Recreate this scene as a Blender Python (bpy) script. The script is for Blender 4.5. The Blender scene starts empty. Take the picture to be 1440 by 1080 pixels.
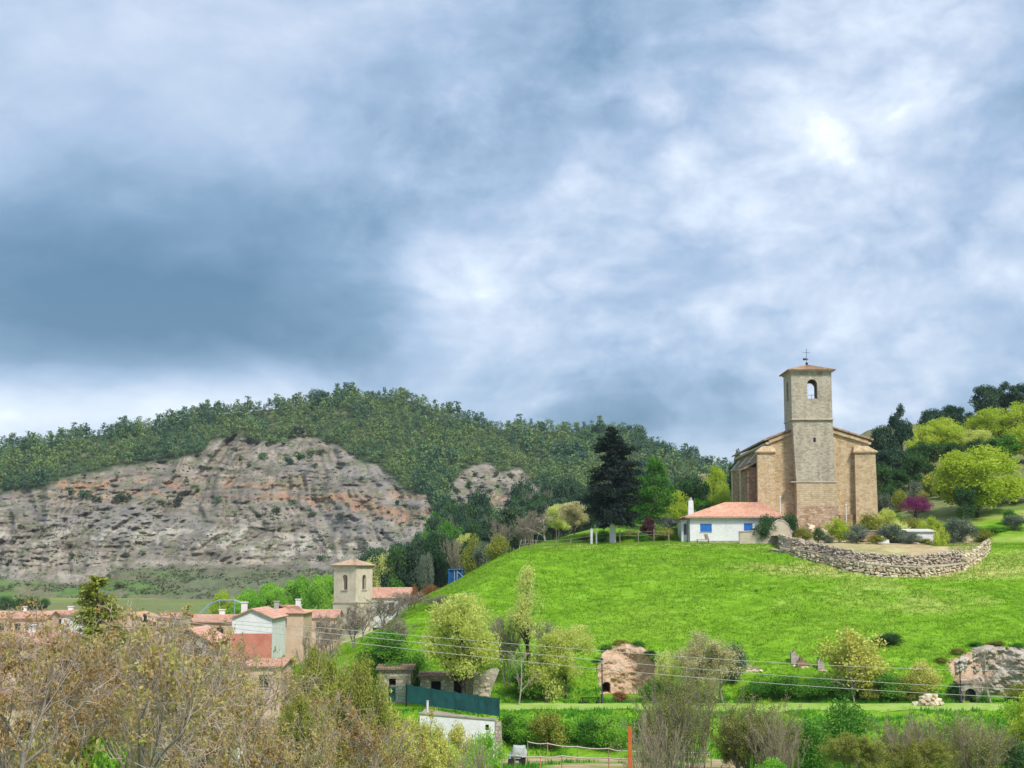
import bpy, bmesh, math, random
import numpy as np
from mathutils import Vector

SC = bpy.context.scene
COL = SC.collection
R = math.radians
F = 2080.0            # focal length in photo pixels (1440 wide)
TH = math.atan(260.0 / F)   # camera pitch: horizon at photo row 800
CT, ST = math.cos(TH), math.sin(TH)

# ------------------------------------------------------------------ camera
cam = bpy.data.cameras.new('camera')
cam.sensor_width = 36.0
cam.lens = 36.0 * F / 1440.0
cam.clip_start = 0.5
cam.clip_end = 9000
camo = bpy.data.objects.new('camera', cam)
camo.rotation_euler = (math.pi / 2 + TH, 0, 0)
COL.objects.link(camo)
SC.camera = camo

def raydir(px, py):
    xc = (px - 720.0) / F; yc = (540.0 - py) / F
    return np.array([xc, CT - yc * ST, ST + yc * CT])
def P(px, py, Y):
    d = raydir(px, py)
    return d * (Y / d[1])
def PX(px, Y):          # world x of a picture column at a distance
    return P(px, 800, Y)[0]

# ------------------------------------------------------------------ view, sun, sky
SC.view_settings.view_transform = 'Standard'
SC.view_settings.look = 'None'
SC.view_settings.gamma = 1.0
SC.view_settings.use_curve_mapping = False
SC.view_settings.exposure = 1.62
SUN_EL, SUN_AZ = R(48), R(145)       # azimuth measured from +Y towards +X
sd = Vector((math.sin(SUN_AZ) * math.cos(SUN_EL), math.cos(SUN_AZ) * math.cos(SUN_EL), math.sin(SUN_EL)))
sun = bpy.data.lights.new('sun', 'SUN')
sun.energy = 1.5
sun.angle = R(11)
sun.color = (1.0, 0.95, 0.87)
suno = bpy.data.objects.new('sun', sun)
suno.rotation_euler = sd.to_track_quat('Z', 'Y').to_euler()
COL.objects.link(suno)

world = bpy.data.worlds.new('World')
SC.world = world
world.use_nodes = True

class NT:
    """tiny node-tree helper"""
    def __init__(s, tree):
        s.t = tree; s.n = tree.nodes; s.l = tree.links; s.n.clear()
    def new(s, typ, **kw):
        n = s.n.new(typ)
        for k, v in kw.items(): setattr(n, k, v)
        return n
    def put(s, sock, v):
        if hasattr(v, 'is_linked') or isinstance(v, bpy.types.NodeSocket): s.l.new(v, sock)
        elif v is not None:
            try:
                if isinstance(v, (tuple, list)) and sock.type == 'RGBA' and len(v) == 3: v = (*v, 1)
            except Exception: pass
            sock.default_value = v
    def math(s, op, a, b=None, c=None, clamp=False):
        n = s.new('ShaderNodeMath', operation=op, use_clamp=clamp)
        for i, v in enumerate((a, b, c)):
            if v is not None: s.put(n.inputs[i], v)
        return n.outputs[0]
    def vec(s, op, a, b=None):
        n = s.new('ShaderNodeVectorMath', operation=op)
        s.put(n.inputs[0], a)
        if b is not None: s.put(n.inputs[1], b)
        return n.outputs['Value'] if op in ('LENGTH', 'DOT_PRODUCT', 'DISTANCE') else n.outputs[0]
    def noise(s, vec, scale, detail=4, rough=.55, dist=0.0):
        n = s.new('ShaderNodeTexNoise')
        if vec is not None: s.put(n.inputs['Vector'], vec)
        n.inputs['Scale'].default_value = scale; n.inputs['Detail'].default_value = detail
        n.inputs['Roughness'].default_value = rough; n.inputs['Distortion'].default_value = dist
        return n.outputs[0]
    def ramp(s, fac, stops, interp='LINEAR'):
        n = s.new('ShaderNodeValToRGB'); cr = n.color_ramp; cr.interpolation = interp
        while len(cr.elements) > 1: cr.elements.remove(cr.elements[-1])
        cr.elements[0].position = stops[0][0]; cr.elements[0].color = (*stops[0][1], 1)
        for p, c in stops[1:]:
            e = cr.elements.new(p); e.color = (*c, 1)
        s.put(n.inputs[0], fac); return n.outputs[0]
    def mix(s, fac, a, b, mode='MIX'):
        n = s.new('ShaderNodeMix', data_type='RGBA', blend_type=mode)
        s.put(n.inputs[0], fac); s.put(n.inputs[6], a); s.put(n.inputs[7], b); return n.outputs[2]
    def maprange(s, v, a, b, c, d, smooth=True):
        n = s.new('ShaderNodeMapRange', interpolation_type='SMOOTHSTEP' if smooth else 'LINEAR')
        s.put(n.inputs[0], v)
        for i, x in enumerate((a, b, c, d)): n.inputs[i + 1].default_value = x
        return n.outputs[0]

w = NT(world.node_tree)
geo = w.new('ShaderNodeTexCoord').outputs['Generated']
sky = w.new('ShaderNodeTexSky', sky_type='NISHITA', sun_disc=False)
sky.sun_elevation = SUN_EL; sky.sun_rotation = SUN_AZ
sep = w.new('ShaderNodeSeparateXYZ'); w.put(sep.inputs[0], geo)
zz = w.math('ADD', w.math('MAXIMUM', sep.outputs[2], 0.0), 0.36)
comb = w.new('ShaderNodeCombineXYZ')
w.put(comb.inputs[0], w.math('DIVIDE', sep.outputs[0], zz))
w.put(comb.inputs[1], w.math('DIVIDE', sep.outputs[1], zz))
cp = comb.outputs[0]
warp = w.new('ShaderNodeTexNoise'); w.put(warp.inputs['Vector'], cp)
warp.inputs['Scale'].default_value = 2.2; warp.inputs['Detail'].default_value = 4
cpw = w.vec('ADD', cp, w.vec('MULTIPLY', w.vec('SUBTRACT', warp.outputs['Color'], (.5, .5, .5)), (0.30, 0.30, 0.0)))
big = w.noise(w.vec('ADD', cpw, (3.1, 7.7, 0)), 1.0, 3, .5)
mid = w.noise(w.vec('ADD', cpw, (1.3, 2.2, 0)), 2.6, 8, .56)
iso = w.vec('ADD', w.vec('MULTIPLY', geo, (1.0, 1.0, 1.45)), w.vec('MULTIPLY', w.vec('SUBTRACT', warp.outputs['Color'], (.5, .5, .5)), (.10, .10, .10)))
fin = w.noise(iso, 8.0, 9, .60)
d0 = raydir(1050, 330); d0 = d0 / np.linalg.norm(d0)
broken = w.maprange(w.vec('LENGTH', w.vec('MULTIPLY', w.vec('SUBTRACT', geo, tuple(d0)), (1.0, .4, 1.2))), .12, .42, 1.0, .25)     # where the deck breaks into puffs
val = w.math('ADD', w.math('MULTIPLY', big, .35), w.math('ADD', w.math('MULTIPLY', mid, .50), w.math('ADD', .20, w.math('MULTIPLY', w.math('MULTIPLY', w.math('SUBTRACT', fin, .5), .72), broken))))
# broad masses of the cloud deck (direction, stretch, radius, amount)
for (px, py, sx, sz, rad, amt) in [
        (190, 395, 1.0, 2.3, .28, -.33), (480, 260, 1.0, 1.8, .26, -.06), (900, 110, 1.0, 1.6, .16, -.05),
        (1340, 90, 1.0, 1.2, .26, .005), (1180, 330, 1.2, 1.6, .30, .05), (640, 420, 1.0, 3.0, .16, .14),
        (150, 570, .8, 5.0, .22, .23), (60, 160, 1.0, 1.4, .25, .05), (1010, 640, 1.5, 4.0, .12, .14),
        (1050, 560, 1.2, 3.0, .16, -.06), (1230, 560, 2.0, 3.0, .12, .10)]:
    d = raydir(px, py); d = d / np.linalg.norm(d)
    dv = w.vec('MULTIPLY', w.vec('SUBTRACT', geo, tuple(d)), (sx, 1.0, sz))
    b = w.maprange(w.vec('LENGTH', dv), 0.0, rad, amt, 0.0)
    val = w.math('ADD', val, b)
bn = w.noise(iso, 13.0, 6, .5)
bill = w.math('MULTIPLY', w.math('ABSOLUTE', w.math('SUBTRACT', bn, .5)), 2.0)
bmask = w.maprange(val, .50, .68, .0, 1.0)
val = w.math('ADD', val, w.math('MULTIPLY', w.math('MULTIPLY', bmask, broken), w.math('MULTIPLY', w.math('SUBTRACT', bill, .17), .30)))
val = w.math('ADD', w.math('MULTIPLY', w.math('SUBTRACT', val, .63), 1.15), .625)
K = 5.0
stops = [(.30, (.055, .13, .215)), (.46, (.135, .225, .335)), (.58, (.255, .345, .475)), (.70, (.395, .465, .575)),
         (.82, (.54, .60, .69)), (.98, (.83, .86, .90))]
cl = w.ramp(val, [(a, tuple(K * x for x in c)) for a, c in stops])
mixed = w.mix(.93, sky.outputs[0], cl)
bg = w.new('ShaderNodeBackground'); w.put(bg.inputs[0], mixed); bg.inputs[1].default_value = 0.1
wo = w.new('ShaderNodeOutputWorld'); w.l.new(bg.outputs[0], wo.inputs[0])

# ------------------------------------------------------------------ numpy helpers
def _h(ix, iy, iz, seed):
    n = (ix.astype(np.int64) * 374761393 + iy.astype(np.int64) * 668265263 + iz.astype(np.int64) * 2147483647 + seed * 974634777) & 0xffffffff
    n = ((n ^ (n >> 13)) * 1274126177) & 0xffffffff
    n = n ^ (n >> 16)
    return (n & 0xffff) / 65535.0
def vnoise(x, y, z=None, seed=0):
    x = np.asarray(x, float); y = np.asarray(y, float)
    z = np.zeros_like(x) if z is None else np.asarray(z, float)
    ix, iy, iz = np.floor(x), np.floor(y), np.floor(z)
    fx, fy, fz = x - ix, y - iy, z - iz
    fx = fx * fx * (3 - 2 * fx); fy = fy * fy * (3 - 2 * fy); fz = fz * fz * (3 - 2 * fz)
    def c(a, b, d): return _h(ix + a, iy + b, iz + d, seed)
    def lerp(a, b, t): return a + (b - a) * t
    a = lerp(lerp(c(0, 0, 0), c(1, 0, 0), fx), lerp(c(0, 1, 0), c(1, 1, 0), fx), fy)
    b = lerp(lerp(c(0, 0, 1), c(1, 0, 1), fx), lerp(c(0, 1, 1), c(1, 1, 1), fx), fy)
    return lerp(a, b, fz) * 2 - 1
def fbm(x, y, z=None, oct=4, seed=0, gain=.5):
    s = 0; a = 1.0; f = 1.0
    for i in range(oct):
        s = s + a * vnoise(np.asarray(x) * f, np.asarray(y) * f, None if z is None else np.asarray(z) * f, seed + i * 17)
        a *= gain; f *= 2.03
    return s
def sm(x, a, b):
    t = np.clip((np.asarray(x, float) - a) / (b - a), 0, 1); return t * t * (3 - 2 * t)
def smin(a, b, k):
    h = np.clip(.5 + .5 * (b - a) / k, 0, 1)
    return b + (a - b) * h - k * h * (1 - h)

def np_mesh(name, V, faces, mats, mi=None, smooth=False, tint=None, colattr=None):
    """V (N,3); faces: (M,4) or (M,3) int array, or list of such arrays"""
    me = bpy.data.meshes.new(name)
    if not isinstance(faces, list): faces = [faces]
    faces = [np.asarray(f, np.int32) for f in faces if len(f)]
    me.vertices.add(len(V)); me.vertices.foreach_set('co', np.asarray(V, np.float32).ravel())
    tot = sum(f.size for f in faces); nf = sum(len(f) for f in faces)
    me.loops.add(tot); me.polygons.add(nf)
    me.loops.foreach_set('vertex_index', np.concatenate([f.ravel() for f in faces]))
    ls = np.concatenate([np.full(len(f), f.shape[1], np.int32) for f in faces])
    st = np.concatenate([[0], np.cumsum(ls)[:-1]]).astype(np.int32)
    me.polygons.foreach_set('loop_start', st)
    for m in (mats if isinstance(mats, (list, tuple)) else [mats]): me.materials.append(m)
    if mi is not None: me.polygons.foreach_set('material_index', np.asarray(mi, np.int32))
    me.polygons.foreach_set('use_smooth', np.full(nf, bool(smooth)))
    if tint is not None:
        at = me.attributes.new('tint', 'FLOAT', 'POINT'); at.data.foreach_set('value', np.asarray(tint, np.float32))
    if colattr is not None:
        at = me.attributes.new('zone', 'FLOAT_COLOR', 'POINT')
        c4 = np.ones((len(V), 4), np.float32); c4[:, :3] = colattr
        at.data.foreach_set('color', c4.ravel())
    me.update(calc_edges=True)
    me.validate()
    return me

def tag(o, label=None, cat=None, group=None, kind=None):
    if label: o['label'] = label
    if cat: o['category'] = cat
    if group: o['group'] = group
    if kind: o['kind'] = kind
    return o
def link(name, data, parent=None, loc=(0, 0, 0), rz=0.0, sc=None):
    o = bpy.data.objects.new(name, data)
    o.location = loc; o.rotation_euler = (0, 0, rz)
    if sc is not None: o.scale = sc
    COL.objects.link(o)
    if parent: o.parent = parent
    return o
def thing(name, label, cat, loc=(0, 0, 0), rz=0.0, group=None, sc=None):
    return tag(link(name, None, None, loc, rz, sc), label, cat, group)

class MB:
    def __init__(s): s.v = []; s.f = []; s.m = []
    def add(s, vs, fs, m=0):
        o = len(s.v); s.v += [tuple(map(float, v)) for v in vs]
        s.f += [tuple(i + o for i in f) for f in fs]; s.m += [m] * len(fs); return s
    def box(s, a, b, m=0):
        (x0, y0, z0), (x1, y1, z1) = a, b
        vs = [(x0, y0, z0), (x1, y0, z0), (x1, y1, z0), (x0, y1, z0), (x0, y0, z1), (x1, y0, z1), (x1, y1, z1), (x0, y1, z1)]
        return s.add(vs, [(0, 3, 2, 1), (4, 5, 6, 7), (0, 1, 5, 4), (1, 2, 6, 5), (2, 3, 7, 6), (3, 0, 4, 7)], m)
    def hexa(s, lo, hi, m=0):     # two quads (4 points each), bottom and top
        return s.add(list(lo) + list(hi), [(0, 3, 2, 1), (4, 5, 6, 7), (0, 1, 5, 4), (1, 2, 6, 5), (2, 3, 7, 6), (3, 0, 4, 7)], m)
    def tube(s, pts, rad, n=6, m=0, cap=True):
        pts = [Vector(p) for p in pts]
        if not hasattr(rad, '__len__'): rad = [rad] * len(pts)
        o = len(s.v); up = Vector((0, 0, 1))
        for i, p in enumerate(pts):
            d = (pts[min(i + 1, len(pts) - 1)] - pts[max(i - 1, 0)]).normalized()
            a = d.cross(up if abs(d.z) < .95 else Vector((1, 0, 0))).normalized(); b = d.cross(a)
            for k in range(n):
                t = 2 * math.pi * k / n
                s.v.append(tuple(p + (a * math.cos(t) + b * math.sin(t)) * rad[i]))
        for i in range(len(pts) - 1):
            for k in range(n):
                q = (k + 1) % n
                s.f.append((o + i * n + k, o + i * n + q, o + (i + 1) * n + q, o + (i + 1) * n + k)); s.m.append(m)
        if cap:
            s.f.append(tuple(o + k for k in range(n))); s.m.append(m)
            e = o + (len(pts) - 1) * n
            s.f.append(tuple(e + k for k in reversed(range(n)))); s.m.append(m)
        return s
    def ball(s, c, r, m=0, nu=10, nv=7, sq=1.0):
        o = len(s.v)
        for j in range(nv + 1):
            ph = math.pi * j / nv
            for i in range(nu):
                t = 2 * math.pi * i / nu
                s.v.append((c[0] + r * math.sin(ph) * math.cos(t), c[1] + r * math.sin(ph) * math.sin(t), c[2] + r * sq * math.cos(ph)))
        for j in range(nv):
            for i in range(nu):
                q = (i + 1) % nu
                s.f.append((o + j * nu + i, o + (j + 1) * nu + i, o + (j + 1) * nu + q, o + j * nu + q)); s.m.append(m)
        return s
    def mesh(s, name, mats, smooth=False):
        me = bpy.data.meshes.new(name); me.from_pydata(s.v, [], s.f)
        for m in (mats if isinstance(mats, (list, tuple)) else [mats]): me.materials.append(m)
        me.polygons.foreach_set('material_index', s.m)
        if smooth: me.polygons.foreach_set('use_smooth', [True] * len(s.f))
        me.update(); me.validate(); return me
    def build(s, name, mats, parent=None, loc=(0, 0, 0), rz=0.0, smooth=False):
        return link(name, s.mesh(name, mats, smooth), parent, loc, rz)

# ------------------------------------------------------------------ materials
def new_mat(name):
    m = bpy.data.materials.new(name); m.use_nodes = True
    return m, NT(m.node_tree)
def finish(t, col, rough=.9, bump=None, bstr=.3, bdist=.05, spec=.3, metal=0.0):
    p = t.new('ShaderNodeBsdfPrincipled')
    t.put(p.inputs['Base Color'], col); t.put(p.inputs['Roughness'], rough); p.inputs['Specular IOR Level'].default_value = spec
    p.inputs['Metallic'].default_value = metal
    if bump is not None:
        b = t.new('ShaderNodeBump'); b.inputs['Strength'].default_value = bstr; b.inputs['Distance'].default_value = bdist
        t.put(b.inputs['Height'], bump); t.l.new(b.outputs[0], p.inputs['Normal'])
    o = t.new('ShaderNodeOutputMaterial'); t.l.new(p.outputs[0], o.inputs[0])
def var_mat(name, cols, scale=1.0, rough=.9, bump=.3, bdist=.05, bscale=None, detail=6, spec=.3, metal=0.0):
    m, t = new_mat(name)
    co = t.new('ShaderNodeTexCoord').outputs['Object']
    n = t.noise(co, scale, detail, .62)
    st = [(.30 + .40 * i / max(1, len(cols) - 1), c) for i, c in enumerate(cols)]
    col = t.ramp(n, st)
    fine = t.noise(co, (bscale or scale * 6), 5, .65)
    col = t.mix(.35, col, t.ramp(fine, [(.3, (.45, .45, .45)), (.7, (1, 1, 1))]), 'MULTIPLY')
    finish(t, col, rough, fine, bump, bdist, spec, metal); return m
def stone_mat(name, cols, sx=1.0, row=.28, width=.55, mortar=(.42, .36, .27), stain=.35, jit=.25, msize=.02):
    """coursed rubble: brick layout warped by noise, each block its own colour"""
    m, t = new_mat(name)
    co = t.new('ShaderNodeTexCoord').outputs['Object']
    s = t.new('ShaderNodeSeparateXYZ'); t.put(s.inputs[0], co)
    c = t.new('ShaderNodeCombineXYZ'); t.put(c.inputs[0], t.math('ADD', s.outputs[0], s.outputs[1])); t.put(c.inputs[1], s.outputs[2])
    wn = t.new('ShaderNodeTexNoise'); t.put(wn.inputs['Vector'], co); wn.inputs['Scale'].default_value = 1.6; wn.inputs['Detail'].default_value = 3
    v = t.vec('ADD', c.outputs[0], t.vec('MULTIPLY', t.vec('SUBTRACT', wn.outputs['Color'], (.5, .5, .5)), (jit * 2, jit, 0)))
    br = t.new('ShaderNodeTexBrick'); t.put(br.inputs['Vector'], v)
    br.inputs['Scale'].default_value = 1.0; br.inputs['Brick Width'].default_value = width; br.inputs['Row Height'].default_value = row
    br.inputs['Mortar Size'].default_value = msize; br.inputs['Mortar Smooth'].default_value = .4; br.inputs['Bias'].default_value = 0
    br.inputs['Color1'].default_value = (0, 0, 0, 1); br.inputs['Color2'].default_value = (1, 1, 1, 1); br.inputs['Mortar'].default_value = (.5, .5, .5, 1)
    blotch = t.noise(co, .5, 6, .65)
    f = t.math('ADD', t.math('MULTIPLY', br.outputs['Color'], .45), t.math('MULTIPLY', blotch, .55))
    col = t.ramp(f, [(.22 + .5 * i / max(1, len(cols) - 1), x) for i, x in enumerate(cols)])
    col = t.mix(t.math('MULTIPLY', br.outputs['Fac'], .75), col, mortar)
    fine = t.noise(co, 5.5, 6, .7)
    col = t.mix(.5, col, t.ramp(fine, [(.28, (.52, .5, .47)), (.62, (1, 1, 1))]), 'MULTIPLY')
    st = t.new('ShaderNodeMapping'); t.put(st.inputs['Vector'], co); st.inputs['Scale'].default_value = (1.3, 1.3, .16)
    streak = t.noise(st.outputs[0], 1.0, 5, .6)
    col = t.mix(stain, col, t.ramp(streak, [(.36, (.42, .40, .36)), (.56, (1, 1, 1))]), 'MULTIPLY')
    h = t.math('SUBTRACT', t.math('MULTIPLY', fine, .8), br.outputs['Fac'])
    finish(t, col, .92, h, .7, .06, .2); return m
def leaf_mat(name, cols, trans=.35, rough=.7, rnd=.35):
    """leaf colour by each leaf's own tint, shifted a little from plant to plant"""
    m, t = new_mat(name)
    a = t.new('ShaderNodeAttribute', attribute_name='tint').outputs['Fac']
    oi = t.new('ShaderNodeObjectInfo').outputs['Random']
    f = t.math('ADD', a, t.math('MULTIPLY', t.math('SUBTRACT', oi, .5), rnd), clamp=True)
    col = t.ramp(f, [(.08 + .84 * i / (len(cols) - 1), c) for i, c in enumerate(cols)])
    d = t.new('ShaderNodeBsdfPrincipled'); t.put(d.inputs['Base Color'], col); d.inputs['Roughness'].default_value = rough
    d.inputs['Specular IOR Level'].default_value = .25
    tr = t.new('ShaderNodeBsdfTranslucent'); t.put(tr.inputs[0], col)
    mx = t.new('ShaderNodeMixShader'); mx.inputs[0].default_value = trans
    t.l.new(d.outputs[0], mx.inputs[1]); t.l.new(tr.outputs[0], mx.inputs[2])
    o = t.new('ShaderNodeOutputMaterial'); t.l.new(mx.outputs[0], o.inputs[0]); return m
def tile_mat(name, cols):
    m, t = new_mat(name)
    co = t.new('ShaderNodeTexCoord').outputs['Object']
    vo = t.new('ShaderNodeTexVoronoi'); t.put(vo.inputs['Vector'], co); vo.inputs['Scale'].default_value = 3.2
    n = t.noise(co, .45, 6, .65)
    bw = t.new('ShaderNodeRGBToBW'); t.put(bw.inputs[0], vo.outputs['Color'])
    f = t.math('ADD', t.math('MULTIPLY', bw.outputs[0], .45), t.math('MULTIPLY', n, .6))
    col = t.ramp(f, [(.25 + .5 * i / (len(cols) - 1), c) for i, c in enumerate(cols)])
    fine = t.noise(co, 8, 4, .6)
    finish(t, col, .85, fine, .4, .03, .25); return m

M = {}
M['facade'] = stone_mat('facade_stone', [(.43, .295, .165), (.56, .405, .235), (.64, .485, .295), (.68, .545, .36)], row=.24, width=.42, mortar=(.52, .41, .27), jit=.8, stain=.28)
M['tower_grey'] = stone_mat('tower_grey_stone', [(.33, .285, .215), (.44, .385, .295), (.53, .47, .365), (.59, .53, .42)], row=.21, width=.36, mortar=(.44, .385, .30), jit=.45, stain=.28)
M['tower_tan'] = stone_mat('tower_tan_stone', [(.46, .35, .22), (.56, .44, .28), (.63, .51, .34)], row=.3, width=.5, mortar=(.42, .33, .22), stain=.25)
M['rubble_red'] = stone_mat('red_rubble', [(.30, .16, .09), (.45, .27, .16), (.52, .39, .26), (.58, .48, .35)], row=.33, width=.5, mortar=(.34, .27, .19), jit=.45, msize=.03)
M['ashlar'] = var_mat('ashlar', [(.40, .33, .24), (.52, .45, .34), (.60, .54, .43)], .8, .9, .4)
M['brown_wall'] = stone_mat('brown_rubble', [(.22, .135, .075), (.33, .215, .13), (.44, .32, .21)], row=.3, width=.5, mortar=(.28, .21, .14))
M['belltower'] = var_mat('pale_render_stone', [(.50, .43, .34), (.62, .54, .43), (.70, .62, .51)], .6, .9, .4, bscale=3)
M['hutstone'] = stone_mat('hut_stone', [(.30, .25, .185), (.44, .385, .30), (.58, .52, .42)], row=.33, width=.5, mortar=(.20, .17, .13), jit=.5, msize=.03)
M['tile_red'] = tile_mat('red_roof_tile', [(.50, .25, .165), (.60, .34, .235), (.66, .43, .32)])
M['tile_old'] = tile_mat('old_roof_tile', [(.22, .12, .075), (.34, .20, .12), (.44, .30, .19), (.42, .34, .22)])
M['tile_pink'] = tile_mat('pink_roof_tile', [(.42, .20, .14), (.52, .29, .21), (.58, .40, .31)])
M['tile_tan'] = tile_mat('tan_roof_tile', [(.36, .24, .16), (.48, .34, .24), (.56, .44, .33)])
M['tile_brown'] = tile_mat('brown_roof_tile', [(.16, .11, .08), (.27, .18, .13), (.36, .27, .2)])
M['white'] = var_mat('white_render', [(.66, .66, .65), (.76, .76, .76), (.80, .80, .79)], .5, .85, .15, .02)
M['cream'] = var_mat('cream_render', [(.50, .40, .27), (.60, .49, .34), (.66, .56, .41)], .5, .9, .15, .02)
M['peach'] = var_mat('peach_render', [(.52, .36, .26), (.60, .43, .32), (.66, .50, .38)], .5, .9, .15, .02)
M['redwall'] = var_mat('salmon_red_render', [(.50, .17, .12), (.58, .22, .155), (.62, .27, .2)], .5, .9, .15, .02)
M['greywall'] = var_mat('grey_render', [(.32, .31, .30), (.42, .41, .40), (.5, .49, .47)], .5, .9, .15, .02)
M['plinth'] = var_mat('plinth_stone', [(.24, .21, .17), (.38, .33, .27), (.48, .42, .34)], 1.6, .95, .6)
M['blue'] = var_mat('blue_paint', [(.012, .13, .46), (.018, .17, .55)], 2.0, .5, .05, .01)
M['bluedark'] = var_mat('dark_blue_paint', [(.006, .05, .19), (.01, .075, .25)], 2.0, .5, .05, .01)
M['black'] = var_mat('black_iron', [(.012, .012, .012), (.03, .03, .03)], 3, .5, .1, .01)
M['wood'] = var_mat('weathered_wood', [(.16, .12, .085), (.27, .21, .15), (.36, .3, .23)], 3, .85, .3, .02)
M['whitepost'] = var_mat('white_paint', [(.62, .61, .58), (.76, .75, .73)], 3, .7, .1, .01)
M['concrete'] = var_mat('concrete', [(.36, .34, .31), (.48, .46, .42), (.56, .54, .5)], 1.5, .9, .3)
M['orange'] = var_mat('orange_steel', [(.50, .10, .02), (.60, .15, .035)], 4, .6, .1, .01)
M['glass'] = var_mat('dark_glass', [(.02, .025, .03), (.05, .06, .07)], .6, .12, .0, .01, spec=.5)
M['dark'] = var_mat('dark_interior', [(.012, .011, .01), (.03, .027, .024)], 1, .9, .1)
M['teal'] = var_mat('teal_canvas', [(.005, .10, .105), (.01, .15, .15)], 2, .8, .2, .02)
M['mesh_green'] = var_mat('green_screen_net', [(.006, .055, .052), (.010, .085, .08), (.016, .11, .10)], 1.2, .8, .3, .02)
M['wire'] = var_mat('bare_wire', [(.40, .41, .34), (.5, .51, .43)], 2, .4, .0, .01)
M['rope'] = var_mat('pale_rope', [(.50, .43, .36), (.66, .58, .5)], 3, .8, .2, .01)
M['tarp'] = var_mat('grey_cover', [(.30, .33, .32), (.44, .48, .46), (.54, .57, .55)], 2.5, .6, .5, .05)
M['tarpblue'] = var_mat('pale_blue_panel', [(.22, .32, .44), (.34, .45, .57)], 2.0, .5, .1, .02)
M['rubber'] = var_mat('tyre_rubber', [(.012, .012, .013), (.025, .025, .025)], 3, .8, .2, .01)
M['stone_piece'] = None
def piece_mat():
    m, t = new_mat('wall_stone')
    oi = t.new('ShaderNodeObjectInfo').outputs['Random']
    co = t.new('ShaderNodeTexCoord').outputs['Object']
    n = t.noise(co, 2.5, 6, .65)
    f = t.math('ADD', t.math('MULTIPLY', oi, .55), t.math('MULTIPLY', n, .5))
    col = t.ramp(f, [(.15, (.34, .26, .17)), (.4, (.50, .405, .285)), (.65, (.62, .52, .385)), (.9, (.70, .62, .49))])
    finish(t, col, .93, n, .6, .08, .2); return m
M['stone_piece'] = piece_mat()
M['rubble_pale'] = var_mat('pale_rubble', [(.34, .28, .20), (.50, .43, .33), (.64, .57, .47)], 2.2, .95, .5, .05)
# bark and leaves
M['bark_dark'] = var_mat('dark_bark', [(.035, .028, .02), (.07, .055, .04), (.11, .09, .07)], 2.5, .95, .6)
M['bark_grey'] = var_mat('grey_bark', [(.16, .14, .115), (.25, .22, .185), (.34, .31, .27)], 2.5, .95, .6)
M['bark_pale'] = var_mat('pale_bark', [(.22, .19, .15), (.36, .32, .26), (.48, .44, .38)], 2.5, .95, .5)
M['twig_grey'] = var_mat('grey_twig', [(.19, .155, .12), (.28, .235, .185), (.36, .31, .25)], 1.2, .95, .2)
M['twig_olive'] = var_mat('olive_twig', [(.20, .185, .09), (.30, .27, .13), (.38, .33, .17)], .8, .95, .2)
M['twig_brown'] = var_mat('brown_twig', [(.32, .24, .18), (.44, .35, .27), (.56, .47, .39)], 1.2, .95, .2)
M['lf_lime'] = leaf_mat('lime_leaf', [(.36, .48, .035), (.53, .64, .06), (.70, .76, .14)], .6)
M['lf_yellow'] = leaf_mat('yellow_green_leaf', [(.54, .61, .12), (.69, .74, .21), (.80, .82, .36)], .6)
M['lf_green'] = leaf_mat('green_leaf', [(.055, .19, .02), (.10, .28, .025), (.18, .38, .045)], .4)
M['lf_bright'] = leaf_mat('bright_green_leaf', [(.16, .42, .03), (.26, .54, .05), (.42, .64, .09)], .5)
M['lf_dark'] = leaf_mat('dark_green_leaf', [(.02, .07, .02), (.042, .115, .03), (.085, .175, .045)], .25)
M['lf_pine'] = leaf_mat('pine_needle', [(.022, .062, .036), (.045, .10, .05), (.09, .155, .065)], .15, rnd=.6)
M['lf_farpine'] = leaf_mat('hill_pine_needle', [(.030, .088, .050), (.065, .15, .068), (.17, .255, .075)], .15, rnd=.7)
M['lf_spruce'] = leaf_mat('blackish_needle', [(.0035, .012, .008), (.008, .022, .014), (.018, .04, .022)], .08)
M['lf_olive'] = leaf_mat('olive_leaf', [(.07, .105, .07), (.14, .185, .125), (.24, .28, .20)], .2)
M['lf_purple'] = leaf_mat('magenta_blossom', [(.14, .016, .085), (.26, .035, .16), (.40, .09, .26)], .3)
M['lf_plum'] = leaf_mat('plum_leaf', [(.05, .012, .02), (.10, .022, .04), (.17, .045, .075)], .3)
M['lf_bronze'] = leaf_mat('bronze_leaf', [(.27, .16, .05), (.42, .28, .10), (.52, .42, .17), (.40, .40, .10)], .4, rnd=.4)
M['lf_gold'] = leaf_mat('golden_leaf', [(.44, .43, .07), (.58, .57, .12), (.68, .67, .22)], .35)
M['lf_moss'] = leaf_mat('mossy_leaf', [(.16, .19, .025), (.26, .29, .04), (.38, .40, .07)], .3)
M['lf_straw'] = leaf_mat('straw_leaf', [(.44, .40, .18), (.56, .51, .25), (.66, .61, .36)], .35)
M['lf_scrub'] = leaf_mat('scrub_leaf', [(.045, .065, .03), (.09, .115, .055), (.16, .18, .09)], .15, rnd=.6)
M['lf_autumn'] = leaf_mat('russet_leaf', [(.16, .07, .03), (.28, .13, .05), (.40, .22, .09)], .3)

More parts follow.
